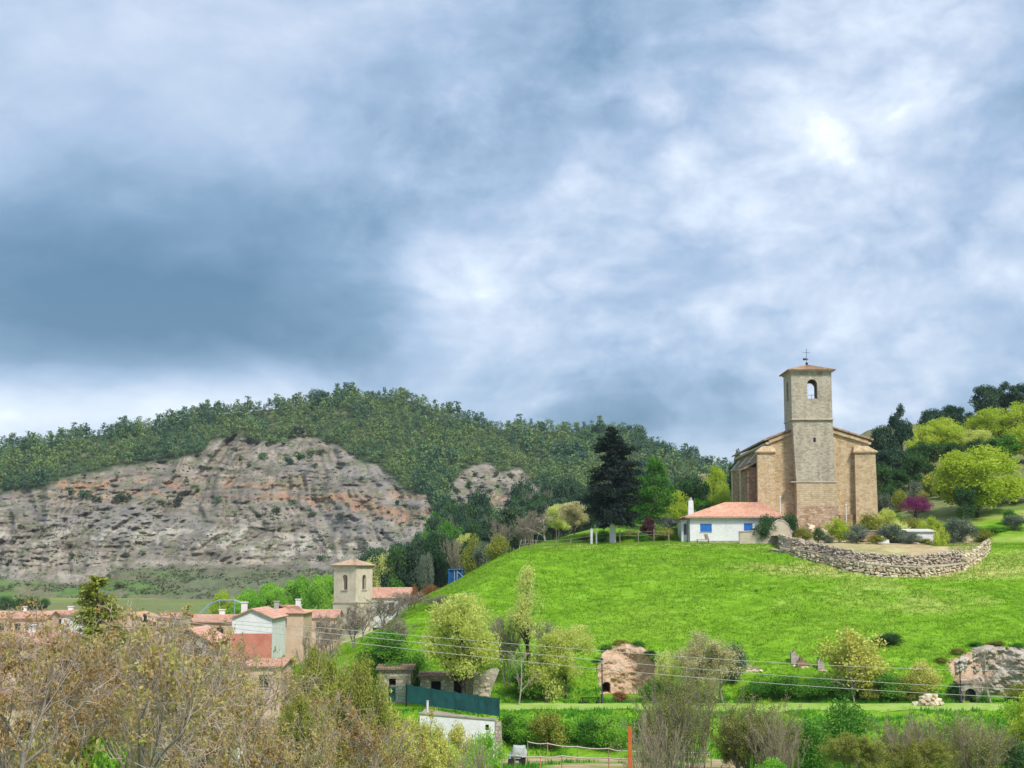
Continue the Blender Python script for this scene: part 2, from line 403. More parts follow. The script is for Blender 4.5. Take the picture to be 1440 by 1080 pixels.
def grass_mat(name, green, dark, dry):
    m, t = new_mat(name)
    co = t.new('ShaderNodeTexCoord').outputs['Object']
    g = t.new('ShaderNodeAttribute', attribute_name='zone').outputs['Color']
    st = t.new('ShaderNodeMapping'); t.put(st.inputs['Vector'], co); st.inputs['Scale'].default_value = (.55, 1.6, 1)
    n1 = t.noise(st.outputs[0], .55, 7, .66, .6)
    n2 = t.noise(co, .06, 4, .5)
    n3 = t.noise(co, 3.2, 5, .7)
    col = t.ramp(n1, [(.32, dark), (.5, green), (.66, tuple(min(1, x * 1.25 + .02) for x in green))])
    col = t.mix(t.maprange(n2, .50, .68, 0, .45), col, dry)
    col = t.mix(.4, col, t.ramp(n3, [(.3, (.5, .55, .4)), (.65, (1, 1, 1))]), 'MULTIPLY')
    s = t.new('ShaderNodeSeparateColor'); t.put(s.inputs[0], g)
    col = t.mix(s.outputs[0], col, t.ramp(n1, [(.3, (.30, .26, .09)), (.5, (.42, .40, .13)), (.7, (.50, .48, .2))]))     # dry grass
    col = t.mix(s.outputs[1], col, t.ramp(n1, [(.3, (.30, .19, .12)), (.5, (.46, .32, .22)), (.7, (.56, .43, .31))]))   # bare earth
    col = t.mix(s.outputs[2], col, t.ramp(n1, [(.3, (.09, .10, .045)), (.5, (.17, .165, .085)), (.7, (.25, .225, .13))]))   # scrub slope
    finish(t, col, .95, t.math('ADD', n1, t.math('MULTIPLY', n3, .4)), .8, .25, .1); return m
M['grass'] = grass_mat('meadow_grass', (.16, .32, .014), (.10, .24, .010), (.22, .36, .035))
M['blade'] = leaf_mat('grass_blade', [(.16, .32, .013), (.22, .40, .02), (.29, .455, .04), (.38, .50, .08)], .5, rnd=0)
M['weed'] = leaf_mat('weed_leaf', [(.05, .24, .02), (.10, .35, .025), (.20, .44, .04)], .45, rnd=0)

# ------------------------------------------------------------------ terrain
_fy = np.array([140, 151, 156, 165, 180, 190, 197, 200, 208, 214, 222, 330, 480])
_fz = np.array([-22, -14.1, -12.4, -8.9, -3.2, .6, 2.85, 3.3, 3.75, 5.6, 6.6, 6.6, -16])
_lx = np.array([-50, -40, -30, -18, -12.8, -7, -2, 1.5, 6, 14, 30, 60])
_lz = np.array([-17.5, -16, -13.8, -8.6, -4.4, -1.4, 1.2, 3.0, 4.2, 7, 14, 40])
SCOOPS = [(878, 40, 165.0, -8.4), (1385, 66, 164.0, -9.4)]      # (column, half width px, face distance, lip height)
def mound_raw(x, y):
    x = np.asarray(x, float); y = np.asarray(y, float)
    fr = np.interp(y, _fy, _fz)
    fr = fr + np.clip(y - 222, 0, 110) * .20 * sm(x, 36, 84) * (1 - sm(y, 335, 420)) + .12 * np.clip(x - 55, 0, 90) * sm(y, 200, 240) * (1 - sm(y, 340, 440))
    fl = np.interp(x, _lx, _lz) + 1.2 * vnoise(y * .05, x * .03, seed=5) * sm(x, -40, -20) * (1 - sm(x, -6, 0))
    return smin(fr, fl, 2.2)
def mound_z(x, y, rough=True):
    z = mound_raw(x, y)
    if rough:
        m = sm(y, 152, 158) * (1 - sm(y, 420, 460))
        edge = sm(y, 196, 201) * (1 - sm(y, 235, 250))
        z = z + m * (1 - .75 * edge) * (.35 * fbm(x * .11, y * .16, oct=3, seed=3) + .16 * fbm(x * .55, y * 1.1, oct=3, seed=8))
    for cpx, hw, Yf, lip in SCOOPS:
        c = PX(cpx, Yf); ww = hw / F * Yf
        u = np.abs((x - c) / ww)
        inn = (u < 1) & (y < Yf - 3.2 * u ** 2.2 + .5)
        z = np.where(inn, np.minimum(z, -14.2), z)
    return z
def ground_z(x, y):
    x = np.asarray(x, float); y = np.asarray(y, float)
    hi = np.interp(y, [0, 60, 137, 146.3, 147.6, 152, 160, 300, 620, 900], [-17, -17, -16.9, -14.0, -13.76, -13.46, -13.5, -13.6, -12.2, -12])
    lo = np.interp(y, [0, 120, 200, 300, 620, 900], [-17, -16.8, -14.6, -13.6, -12.2, -12])
    s = sm(x, -22, -15)
    z = lo + (hi - lo) * s
    b = sm(y, 139, 144) * (1 - sm(y, 146.5, 148.5)) * s
    z = z + b * .35 * fbm(x * .35, y * .5, oct=3, seed=11) + .10 * fbm(x * .1, y * .1, oct=2, seed=12) * (1 - sm(y, 146, 149) * (1 - sm(y, 153, 156)) * s)
    return z
def T(x, y):
    return np.maximum(ground_z(x, y), mound_z(x, y))
def hit(px, py, y0=100, y1=260):
    d = raydir(px, py); Y = np.arange(y0, y1, .1); x = d[0] / d[1] * Y; z = d[2] / d[1] * Y
    g = T(x, Y) - z; k = np.argmax(g > 0) if (g > 0).any() else len(Y) - 1
    return np.array([x[k], Y[k], T(x[k], Y[k])])
def quadgrid(nr, nc):
    i = np.arange(nr - 1)[:, None] * nc + np.arange(nc - 1)[None, :]
    i = i.ravel(); return np.stack([i, i + 1, i + nc + 1, i + nc], 1)

# ground sheet: fan to the horizon
ang = np.radians(np.linspace(-66, 66, 520))
rr = np.concatenate([np.linspace(4, 110, 60), np.linspace(111, 180, 150), np.geomspace(182, 3000, 100)])
A, D = np.meshgrid(ang, rr)
gx = np.tan(np.clip(A, -1.2, 1.2)) * D; gy = D + 0 * A
gz = ground_z(gx, gy)
zone = np.zeros((gx.size, 3))
vill = (1 - sm(gx, -30, -22)) * (1 - sm(gy, 300, 340)) * (.55 + .45 * fbm(gx * .12, gy * .12, oct=3, seed=21))
track = sm(gy, 118, 121) * (1 - sm(gy, 135.5, 137.5)) * sm(gx, -8, -3) * (1 - sm(gx, 18, 24)) * sm(fbm(gx * .2, gy * .35, oct=3, seed=22) , -.6, .1)
zone[:, 1] = np.clip(np.maximum(vill, .9 * track), 0, 1).ravel()
zone[:, 0] = (.75 * sm(fbm(gx * .05, gy * .05, oct=3, seed=25), .0, .8) * sm(gy, 300, 420)).ravel()
zone[:, 2] = (sm(gy, 330, 420) * (.50 + .3 * sm(fbm(gx * .03, gy * .02, oct=3, seed=27), -.3, .5))).ravel()
me = np_mesh('ground', np.stack([gx.ravel(), gy.ravel(), gz.ravel()], 1), quadgrid(*gx.shape), M['grass'], smooth=True, colattr=zone)
tag(link('ground', me), 'valley floor with grass and bare earth around the village', kind='structure')

# church mound and the slope behind it
xs = np.concatenate([np.arange(-52, 110, .5), np.arange(110, 230, 3)])
ys = np.concatenate([np.arange(141, 224, .42), np.arange(224, 300, 1.2), np.arange(300, 486, 5)])
X, Y = np.meshgrid(xs, ys); Z = mound_z(X, Y)
zone = np.zeros((X.size, 3))
wallc = PX(1270, 190)
dry = sm(-((X - wallc) / 26) ** 2 - ((Y - 188.5) / 4.2) ** 2, -1.0, -.25) * .75
dry = np.maximum(dry, .5 * sm(fbm(X * .09, Y * .14, oct=4, seed=31), .25, .9) * sm(X, 20, 60))
dry = np.maximum(dry, .55 * sm(Y, 195.5, 199) * (1 - sm(Y, 204, 206)) * (1 - sm(X, 30, 40)) * sm(fbm(X * .3, Y * .3, oct=2, seed=33), -.7, .3))
zone[:, 0] = dry.ravel()
terr = sm(Y, 199, 201) * (1 - sm(Y, 222, 226)) * sm(X, 34, 38) * (1 - sm(X, 64, 68))
earth = terr * .75
LW = np.array([hit(px, py) for px, py in ((1098, 777), (1120, 784), (1150, 792), (1185, 801), (1220, 808), (1260, 811), (1300, 811), (1335, 806), (1358, 801), (1392, 776))])
Yw = np.interp(X, LW[:, 0], LW[:, 1] + 1.0, left=1e3, right=1e3)
earth = np.maximum(earth, .8 * ((Y > Yw) & (Y < 206)) * (.75 + .25 * sm(fbm(X * .4, Y * .4, oct=3, seed=34), -.3, .4)))
for cpx, hw, Yf, lip in SCOOPS:
    c = PX(cpx, Yf); ww = hw / F * Yf; u = np.abs((X - c) / ww)
    earth = np.maximum(earth, sm(1.03 - u, -.03, .1) * (Y < Yf - 3.2 * u ** 2.2 + 1.0) * (Y > 150))
zone[:, 1] = earth.ravel()
zone[:, 2] = (.97 * sm(Y, 222, 229) * sm(X, 48, 56) * (.82 + .18 * sm(fbm(X * .07, Y * .07, oct=4, seed=35), -.5, .3))).ravel()
MV = np.stack([X.ravel(), Y.ravel(), Z.ravel()], 1); MQ = quadgrid(*X.shape); qc = MV[MQ]
cavex = PX(850, 165.0); keepq = ~((np.abs(qc[..., 0].mean(1) - cavex) < 1.0) & (qc[..., 2].min(1) < -13.5) & (qc[..., 1].mean(1) > 158) & (qc[..., 1].mean(1) < 170))
me = np_mesh('mound', MV, MQ[keepq], M['grass'], smooth=True, colattr=zone)
tag(link('mound', me), 'green grassy mound that carries the church', kind='structure')

# path along the foot of the mound
def path_mat():
    m, t = new_mat('path_turf'); co = t.new('ShaderNodeTexCoord').outputs['Object']
    n = t.noise(co, .7, 6, .65); n2 = t.noise(co, 4, 4, .6)
    col = t.ramp(n, [(.3, (.19, .34, .04)), (.5, (.27, .41, .075)), (.68, (.38, .43, .16))])
    finish(t, col, .95, n2, .5, .06, .1); return m
pxs = np.arange(-8.5, 75, .8); pv = []
for i, x in enumerate(pxs):
    for y in [147.5 + .35 * math.sin(x * .7) + 4.3 * k / 5 + .3 * math.sin(x * .5 + k) for k in range(6)]:
        pv.append((x, y, float(T(x, y)) + .03))
me = np_mesh('path', np.array(pv), quadgrid(len(pxs), 6)[:, ::-1], path_mat(), smooth=True)
tag(link('path', me), 'pale trodden grass path along the foot of the mound', kind='structure')

# ------------------------------------------------------------------ far hill with bare gullied slopes
RIDGE = np.array([(-500, 668), (-200, 650), (0, 632), (100, 617), (200, 604), (300, 584), (400, 574), (450, 568), (490, 561), (530, 559), (570, 562),
                  (610, 576), (650, 592), (690, 603), (740, 606), (800, 607), (850, 610), (900, 620), (950, 640), (1000, 660), (1040, 672), (1120, 690), (1300, 720), (1700, 740)])
FOOT = np.array([(-500, 852), (0, 846), (200, 846), (330, 840), (500, 825), (620, 812), (760, 800), (1000, 790), (1700, 790)])
TREELINE = np.array([(-500, 712), (-100, 706), (0, 697), (60, 684), (100, 672), (160, 658), (240, 646), (280, 632), (310, 618), (380, 617), (440, 619), (480, 633), (520, 650), (560, 676), (600, 700), (618, 735),
                     (640, 668), (690, 650), (735, 668), (762, 695), (775, 740), (1700, 760)])
ROCKFOOT = np.array([(-500, 815), (0, 812), (120, 818), (200, 800), (260, 790), (330, 800), (400, 805), (460, 800), (520, 790), (570, 765), (610, 740), (625, 715), (660, 728), (720, 735), (762, 722), (775, 700), (1700, 700)])
hp = np.arange(-420, 1500, 2.2); NT_ = 190
tt = np.linspace(0, 1, NT_)
HP, TTT = np.meshgrid(hp, tt)
rid = np.interp(HP, *RIDGE.T) ; foot = np.interp(HP, *FOOT.T)
PYG = foot + (rid - foot) * TTT
Yr = np.interp(HP, [-500, 0, 500, 760, 1000, 1700], [900, 930, 960, 900, 840, 800])
Yf = np.interp(HP, [-500, 0, 400, 620, 800, 1700], [640, 640, 600, 540, 470, 440])
tl = np.interp(HP, *TREELINE.T); rf = np.interp(HP, *ROCKFOOT.T)
wob = 7 * fbm(HP * .03, PYG * .03, oct=4, seed=41)
rock = sm(PYG + wob - tl, -3, 4) * (1 - sm(PYG + wob * .8 - rf, -6, 8))
gfac = TTT ** 1.15
YY = Yf + (Yr - Yf) * gfac
# gullies run down the slope, bend with height, and branch
wx = HP + 26 * fbm(HP * .008, PYG * .012, oct=3, seed=51) + (PYG - 700) * (.75 * np.sin(HP * .006 + .4))
gul = 1 - np.abs(fbm(wx * .021, PYG * .0055, oct=2, seed=52)); gul2 = 1 - np.abs(fbm(wx * .06, PYG * .016, oct=3, seed=57))
bench = fbm(PYG * .05 + .02 * HP, HP * .006, oct=3, seed=59)
dep = rock * (-(gul - .5) * 25 - (gul2 - .5) * 12 + bench * 4 + 2.4 * fbm(HP * .010, (PYG + 5 * fbm(HP * .012, PYG * .03, oct=3, seed=72)) * .16, oct=3, seed=78) + 2.6 * fbm(HP * .08, PYG * .30, oct=5, seed=61, gain=.62))
dep += (1 - rock) * (6 * fbm(HP * .02, PYG * .02, oct=3, seed=62)) + 8 * fbm(HP * .008, PYG * .01, oct=2, seed=63)
dep *= sm(TTT, 0.0, .12) * (1 - .75 * rock * sm(PYG - rf, -30, 0)) * (1 - .6 * sm(TTT, .9, 1))
YY = np.maximum(YY + dep, 430)
dx = (HP - 720) / F; yc = (540 - PYG) / F
dy = CT - yc * ST; dz = ST + yc * CT
HX = dx / dy * YY; HZ = dz / dy * YY
n1 = fbm(HP * .05, PYG * .11, oct=5, seed=71, gain=.6); n2 = fbm(HP * .012, PYG * .03, oct=3, seed=72)
strat = PYG + 9 * fbm(HP * .012, PYG * .01, oct=3, seed=73) - np.interp(HP, [-500, 0, 230, 350, 560, 700], [690, 690, 690, 694, 716, 716])
c_rock = np.array([.285, .25, .205])[None, None] * (1 + .28 * n1[..., None])
c_grey = np.array([.265, .245, .225]); c_or = np.array([.42, .22, .12]); c_wh = np.array([.50, .46, .39]); c_gs = np.array([.17, .19, .10])
def blend(c, c2, f): return c * (1 - f[..., None]) + c2 * f[..., None]
col = blend(c_rock, c_grey, sm(n2, -.3, .4) * .85)
lay = fbm(HP * .010 , (PYG + 6 * n2) * .16, oct=3, seed=78); col = col * (1 + .22 * lay[..., None])
oran = np.exp(-(strat / 13) ** 2) * sm(n1 + .5 * n2 + .30, -.15, .6) + .6 * np.exp(-((strat + 22) / 8) ** 2) * sm(n2, .1, .6)
col = blend(col, c_or, np.clip(oran * (.45 + .55 * sm(n1, -.1, .5)), 0, .75))
whit = np.exp(-((strat - 62) / 14) ** 2) * sm(n1 - .25 * n2, .05, .55)
col = blend(col, c_wh, np.clip(whit, 0, .8))
scrub = sm(fbm(HP * .10, PYG * .26, oct=5, seed=75, gain=.65), .15, .65) * .75
col = blend(col, c_gs, scrub)
c_for = np.array([.055, .085, .035]) * np.ones_like(col)
c_for = blend(c_for, np.array([.22, .20, .11]), sm(fbm(HP * .05, PYG * .1, oct=3, seed=76), .35, .9) * .7)
fieldn = fbm(HP * .02, PYG * .15, oct=3, seed=77)
c_fld = blend(np.array([.13, .22, .06]) * np.ones_like(col), np.array([.19, .19, .11]), sm(fieldn, -.2, .5))
c_fld = blend(c_fld, np.array([.16, .17, .11]), sm(HP, 180, 300) * .8)
below = sm(PYG + wob * .8 - rf, -6, 8) * (1 - sm(HP, 560, 620))
colh = blend(blend(c_for, c_fld, below), np.zeros(3), np.zeros_like(HP)) * (1 - rock[..., None]) + col * rock[..., None]
# back slope
back = []
skirt = [np.stack([HX[0] * .97, YY[0] * .97, np.full(len(hp), -30.0)], 1)]
for k in range(1, 7):
    yb = YY[-1] + 70 * k; zb = HZ[-1] - 3 * k ** 2 - 6 * k
    back.append(np.stack([HX[-1] * (yb / YY[-1]), yb, zb], 1))
V = np.concatenate(skirt + [np.stack([HX, YY, HZ], -1).reshape(-1, 3)] + back)
CC = np.concatenate([colh[0]] + [colh.reshape(-1, 3)] + [c_for[-1]] * 6)
m, t = new_mat('hill_ground')
a = t.new('ShaderNodeAttribute', attribute_name='zone').outputs['Color']
co = t.new('ShaderNodeTexCoord').outputs['Object']
st = t.new('ShaderNodeMapping'); t.put(st.inputs['Vector'], co); st.inputs['Scale'].default_value = (1, 1, .55)
n = t.noise(st.outputs[0], .16, 8, .72); nb = t.noise(co, .75, 5, .65)
c = t.mix(.85, a, t.ramp(n, [(.30, (.58, .56, .53)), (.5, (1, 1, 1)), (.7, (1.2, 1.17, 1.1))]), 'MULTIPLY')
c = t.mix(.5, c, t.ramp(nb, [(.3, (.5, .5, .48)), (.6, (1, 1, 1))]), 'MULTIPLY')
finish(t, c, .95, t.math('ADD', n, t.math('MULTIPLY', nb, .35)), .7, 2.0, .1)
me = np_mesh('hill', V, quadgrid(NT_ + 7, len(hp)), m, smooth=True, colattr=np.clip(CC, 0, 1))
tag(link('hill', me), 'long hill with bare gullied slope below a pine wood', kind='structure')

# ------------------------------------------------------------------ plants
def seg_mesh_arrays(segs, sides=4):
    """segs: list of (p, q, r0, r1) -> tapered prisms"""
    p = np.array([s[0] for s in segs], float); q = np.array([s[1] for s in segs], float)
    r0 = np.array([s[2] for s in segs]); r1 = np.array([s[3] for s in segs])
    d = q - p; L = np.linalg.norm(d, axis=1, keepdims=True) + 1e-9; d = d / L
    q = q + d * np.minimum(L * .06, r1[:, None])
    ref = np.where(np.abs(d[:, 2:3]) < .9, np.array([[0, 0, 1.0]]), np.array([[1.0, 0, 0]]))
    a = np.cross(d, ref); a /= np.linalg.norm(a, axis=1, keepdims=True) + 1e-9; b = np.cross(d, a)
    V = []; 
    for k in range(sides):
        th = 2 * math.pi * k / sides; e = a * math.cos(th) + b * math.sin(th)
        V.append(p + e * r0[:, None]); 
    for k in range(sides):
        th = 2 * math.pi * k / sides; e = a * math.cos(th) + b * math.sin(th)
        V.append(q + e * r1[:, None])
    V = np.stack(V, 1); n = len(segs)
    base = (np.arange(n) * 2 * sides)[:, None]
    Fs = []
    for k in range(sides):
        m2 = (k + 1) % sides
        Fs.append(base + np.array([[k, m2, sides + m2, sides + k]]))
    return V.reshape(-1, 3), np.concatenate(Fs)
def leaf_arrays(rng, C, size, tint, flat=0.0, aspect=.6):
    """one small pointed quad per centre"""
    n = len(C)
    a = rng.normal(size=(n, 3)); a /= np.linalg.norm(a, axis=1, keepdims=True)
    nr = rng.normal(size=(n, 3)); nr[:, 2] += flat; nr -= a * (nr * a).sum(1, keepdims=True)
    b = np.cross(a, nr); b /= np.linalg.norm(b, axis=1, keepdims=True) + 1e-9
    s = (size * rng.uniform(.65, 1.35, n))[:, None]
    V = np.stack([C - a * s * .5, C + b * s * aspect * .5 - a * s * .05, C + a * s * .5, C - b * s * aspect * .5 - a * s * .05], 1)
    Fq = np.arange(n * 4).reshape(n, 4)
    return V.reshape(-1, 3), Fq, np.repeat(tint, 4)

TPL = {}
def limb_path(rng, a, b, n=4, sag=.12):
    a = np.array(a, float); b = np.array(b, float); L = np.linalg.norm(b - a); pts = []
    off = rng.normal(size=3) * L * sag * .5
    for i in range(n + 1):
        u = i / n; p = a + (b - a) * u
        p = p + off * math.sin(math.pi * u) + np.array([0, 0, L * sag * math.sin(math.pi * u)])
        pts.append(p)
    return pts
def path_segs(pts, r0, r1):
    n = len(pts) - 1
    return [(pts[i], pts[i + 1], r0 + (r1 - r0) * i / n, r0 + (r1 - r0) * (i + 1) / n) for i in range(n)]

def broad(key, seed, h, w, leaf, bark, nclump=70, per=130, lsize=.28, clear=.22, crad=.16, shape='round', open_=.25, gauss=.55, stems=1):
    """broadleaf: limbs run from the trunk into leaf clumps spread through an uneven crown"""
    rng = np.random.default_rng(seed)
    C = []; tries = 0
    while len(C) < nclump and tries < nclump * 60:
        tries += 1
        u = rng.uniform(-1, 1, 3); rad = np.linalg.norm(u)
        if rad > 1 or rad < .35 and rng.random() < .6: continue
        f = (u[2] + 1) / 2
        if shape == 'round': k = 1.0
        elif shape == 'poplar': k = .55 + .6 * math.sin(math.pi * min(1, f * .9 + .1)); 
        elif shape == 'umbrella':
            if f < .35 + .1 * rng.random(): continue
            k = 1.05
        elif shape == 'cone': k = 1.35 * (1 - f) + .12
        elif shape == 'bush': k = 1.05 - .25 * f
        nn = float(vnoise(u[0] * 1.9 + seed, u[1] * 1.9, u[2] * 1.9, seed=seed))
        if nn < -open_: continue
        sc = 1 + .22 * nn
        C.append((u[0] * k * w / 2 * sc * .86, u[1] * k * w / 2 * sc * .86, h * (clear + (1 - clear) * (f * .88 + .06) * (1 + .05 * nn))))
    C = np.array(C)
    segs = []; r = max(.05, h * .022)
    tops = []
    for sidx in range(stems):
        az = rng.uniform(0, 6.28); lean = (0 if stems == 1 else w * .16)
        tp = [np.array([math.cos(az) * lean * u ** 1.2 + rng.normal() * h * .012 * u, math.sin(az) * lean * u ** 1.2 + rng.normal() * h * .012 * u, h * .78 * u - (.25 if u == 0 else 0)]) for u in np.linspace(0, 1, 7)]
        segs += path_segs(tp, r / stems ** .5, r * .28 / stems ** .5); tops.append(tp)
    thick = list(segs); thin = []
    for c in C:
        tp = tops[rng.integers(len(tops))]
        z0 = max(h * clear * .7, c[2] - np.hypot(c[0], c[1]) * rng.uniform(.5, 1.1)); u = min(.98, z0 / (h * .78))
        i = min(5, int(u * 6)); a = tp[i] + (tp[i + 1] - tp[i]) * (u * 6 - i)
        rr0 = r * .33 * (1 - .6 * u)
        lp = limb_path(rng, a, c, 4); thick += path_segs(lp, rr0, rr0 * .3)
        for _ in range(4):
            e = c + rng.normal(size=3) * crad * w * .55; thin.append((lp[2 + rng.integers(3)], e, rr0 * .28, rr0 * .12))
    V, Fq = seg_mesh_arrays(thick, 6); V2, F2 = seg_mesh_arrays(thin, 3)
    tm = np_mesh(key + '_trunk', np.concatenate([V, V2]), np.concatenate([Fq, F2 + len(V)]), bark, smooth=True)
    cr = crad * w * rng.uniform(.7, 1.25, len(C))
    n = len(C) * per; idx = np.repeat(np.arange(len(C)), per)
    g = rng.normal(size=(n, 3)); g /= np.linalg.norm(g, axis=1, keepdims=True); g *= (rng.uniform(0, 1, n) ** (.45))[:, None]
    LC = C[idx] + g * cr[idx][:, None] * np.array([1, 1, .8])
    ct = rng.uniform(.15, .85, len(C)); tint = np.clip(ct[idx] * .55 + rng.uniform(0, 1, n) * .45, 0, 1)
    V, Fq, tn = leaf_arrays(rng, LC, lsize, tint, flat=.5)
    cm = np_mesh(key + '_crown', V, Fq, leaf, tint=tn)
    TPL[key] = dict(parts=[('trunk', tm), ('crown', cm)], h=h, w=w)

def conifer(key, seed, h, w, leaf, bark, nb=150, per=90, lsize=.35, clear=.14, droop=.18, irr=.35, aspect=.3):
    rng = np.random.default_rng(seed)
    segs = path_segs([np.array([rng.normal() * .05, rng.normal() * .05, h * u - (.3 if u == 0 else 0)]) for u in np.linspace(0, .98, 9)], h * .018 + .05, .03)
    LC = []; tint = []; thin = []
    for i in range(nb):
        u = clear + (1 - clear) * (i + rng.random()) / nb
        az = rng.uniform(0, 6.283)
        prof = (1 - (u - clear) / (1 - clear)) ** .75 * (.55 + .45 * sm(u, clear - .02, clear + .2))
        L = w / 2 * prof * (1 + irr * float(vnoise(az * 1.2, u * 6, seed=seed))) * rng.uniform(.72, 1.12) + .25
        a = np.array([0, 0, h * u]); up = rng.uniform(-.05, .35) + .5 * max(0, u - .6)
        e = a + np.array([math.cos(az) * L, math.sin(az) * L, L * (up - droop)])
        lp = limb_path(rng, a, e, 3, .10); thin += path_segs(lp, .02 + .018 * L, .012)
        k = int(per * (L / (w / 2) + .25)); v = rng.uniform(.18, 1, k) ** .8
        base = a + (e - a) * v[:, None] + np.array([0, 0, 1]) * (L * .1 * np.sin(math.pi * v))[:, None]
        spread = (.06 + .17 * v * (1.15 - v)) * L + .07
        LC.append(base + rng.normal(size=(k, 3)) * spread[:, None] * np.array([1, 1, .42])); tint.append(np.clip(rng.uniform(.1, .9) * .5 + rng.uniform(0, .5, k), 0, 1))
    V, Fq = seg_mesh_arrays(segs, 8); V2, F2 = seg_mesh_arrays(thin, 3)
    tm = np_mesh(key + '_trunk', np.concatenate([V, V2]), np.concatenate([Fq, F2 + len(V)]), bark, smooth=True)
    LC = np.concatenate(LC); tint = np.concatenate(tint)
    V, Fq, tn = leaf_arrays(rng, LC, lsize, tint, flat=.4, aspect=aspect)
    TPL[key] = dict(parts=[('trunk', tm), ('crown', np_mesh(key + '_crown', V, Fq, leaf, tint=tn))], h=h, w=w)

def rot_about(d, ang, az):
    ref = np.array([0, 0, 1.0]) if abs(d[2]) < .9 else np.array([1.0, 0, 0])
    a = np.cross(d, ref); a /= np.linalg.norm(a); b = np.cross(d, a)
    e = a * math.cos(az) + b * math.sin(az)
    return d * math.cos(ang) + e * math.sin(ang)
def grow(rng, p, d, L, r, lev, q, segs, tips):
    n = q['nseg']; kids = q['kids'][lev] if lev < len(q['kids']) else 0
    at = sorted(rng.uniform(q['start'] if lev == 0 else .2, 1, kids)) if kids else []
    ki = 0
    for i in range(n):
        d = d + rng.normal(0, q['wob'], 3); d[2] += q['up']; d /= np.linalg.norm(d)
        e = p + d * (L / n); r2 = r * (1 - (1 - q['taper']) / n)
        segs.append((p, e, r, r2, lev))
        while ki < len(at) and at[ki] <= (i + 1) / n:
            u = at[ki] * n - i; pos = p + (e - p) * u
            cd = rot_about(d, rng.uniform(*q['ang']), rng.uniform(0, 6.283))
            grow(rng, pos, cd, L * q['len'] * rng.uniform(.6, 1.15) * (1.1 - .4 * at[ki]), max(r2 * q['rr'], q['rmin']), lev + 1, q, segs, tips); ki += 1
        p = e; r = r2
    tips.append(p)
def branchy(key, seed, h, w, leaf, bark, twig, q, stems=1, nleaf=6, lsize=.09, lspread=.14, base_spread=.3, rad=None, leaf_frac=1.0, lean=.25, hang=False):
    """open-grown skeleton of branches and twigs with small tufts of leaves at the tips"""
    rng = np.random.default_rng(seed); segs = []; tips = []
    for s in range(stems):
        az = rng.uniform(0, 6.283); rr = rng.uniform(0, base_spread) if stems > 1 else 0
        d = np.array([math.cos(az) * lean * rng.uniform(.3, 1.3), math.sin(az) * lean * rng.uniform(.3, 1.3), 1.0]) if stems > 1 else np.array([rng.normal() * .05, rng.normal() * .05, 1.0])
        grow(rng, np.array([math.cos(az) * rr, math.sin(az) * rr, -.2]), d / np.linalg.norm(d), h * q['l0'] * rng.uniform(.8, 1.1), (rad or h * .018), 0, q, segs, tips)
    allz = np.array([s[1] for s in segs]); k = h / max(.1, np.percentile(allz[:, 2], 99.5)); kx = (w / 2) / max(.1, np.percentile(np.hypot(allz[:, 0], allz[:, 1]), 96))
    S = np.array([kx, kx, k])
    segs = [(a * S, b * S, r0, r1, l) for a, b, r0, r1, l in segs]; tips = np.array(tips) * S
    big = [s[:4] for s in segs if s[4] <= q.get('main', 1)]; sml = [s[:4] for s in segs if s[4] > q.get('main', 1)]
    V, Fq = seg_mesh_arrays(big, 6); parts = [('trunk' if stems == 1 else 'stems', np_mesh(key + '_trunk', V, Fq, bark, smooth=True))]
    if sml:
        V, Fq = seg_mesh_arrays(sml, 3); parts.append(('twigs', np_mesh(key + '_twigs', V, Fq, twig, smooth=True)))
    if nleaf:
        keep = tips[rng.random(len(tips)) < leaf_frac]; idx = np.repeat(np.arange(len(keep)), nleaf)
        LC = keep[idx] + rng.normal(size=(len(idx), 3)) * lspread
        ct = rng.uniform(.1, .9, len(keep)); tint = np.clip(ct[idx] * .6 + rng.uniform(0, .4, len(idx)), 0, 1)
        V, Fq, tn = leaf_arrays(rng, LC, lsize, tint, flat=.3)
        parts.append(('leaves', np_mesh(key + '_leaves', V, Fq, leaf, tint=tn)))
    TPL[key] = dict(parts=parts, h=h, w=w)
def recolor(key, src, leaf):
    t = TPL[src]; parts = []
    for n, m_ in t['parts']:
        if n in ('crown', 'leaves'):
            m_ = m_.copy(); m_.materials[0] = leaf
        parts.append((n, m_))
    TPL[key] = dict(parts=parts, h=t['h'], w=t['w'])
def remeasure():
    for k, t in TPL.items():
        n, m_ = t['parts'][-1]; a = np.empty(len(m_.vertices) * 3, np.float32); m_.vertices.foreach_get('co', a); a = a.reshape(-1, 3)
        t['h'] = float(np.percentile(a[:, 2], 99.7)); t['w'] = 2 * float(np.percentile(np.hypot(a[:, 0], a[:, 1]), 95 if n in ('leaves', 'twigs') else 97))
RNG = random.Random(7)
def put(key, px, Y, top, wpx, label, name='tree', cat='tree', group=None, base=None):
    """plant a copy: picture column and distance give the spot, its top row the height, wpx its spread"""
    t = TPL[key]; x = PX(px, Y); z = float(T(x, Y)) if base is None else base
    H = P(px, top, Y)[2] - z; W = wpx / F * Y
    o = thing(name, label, cat, (x, Y, z), RNG.uniform(0, 6.283), group, (W / t['w'], W / t['w'], H / t['h']))
    for n, m_ in t['parts']: link(n, m_, o)
    return o

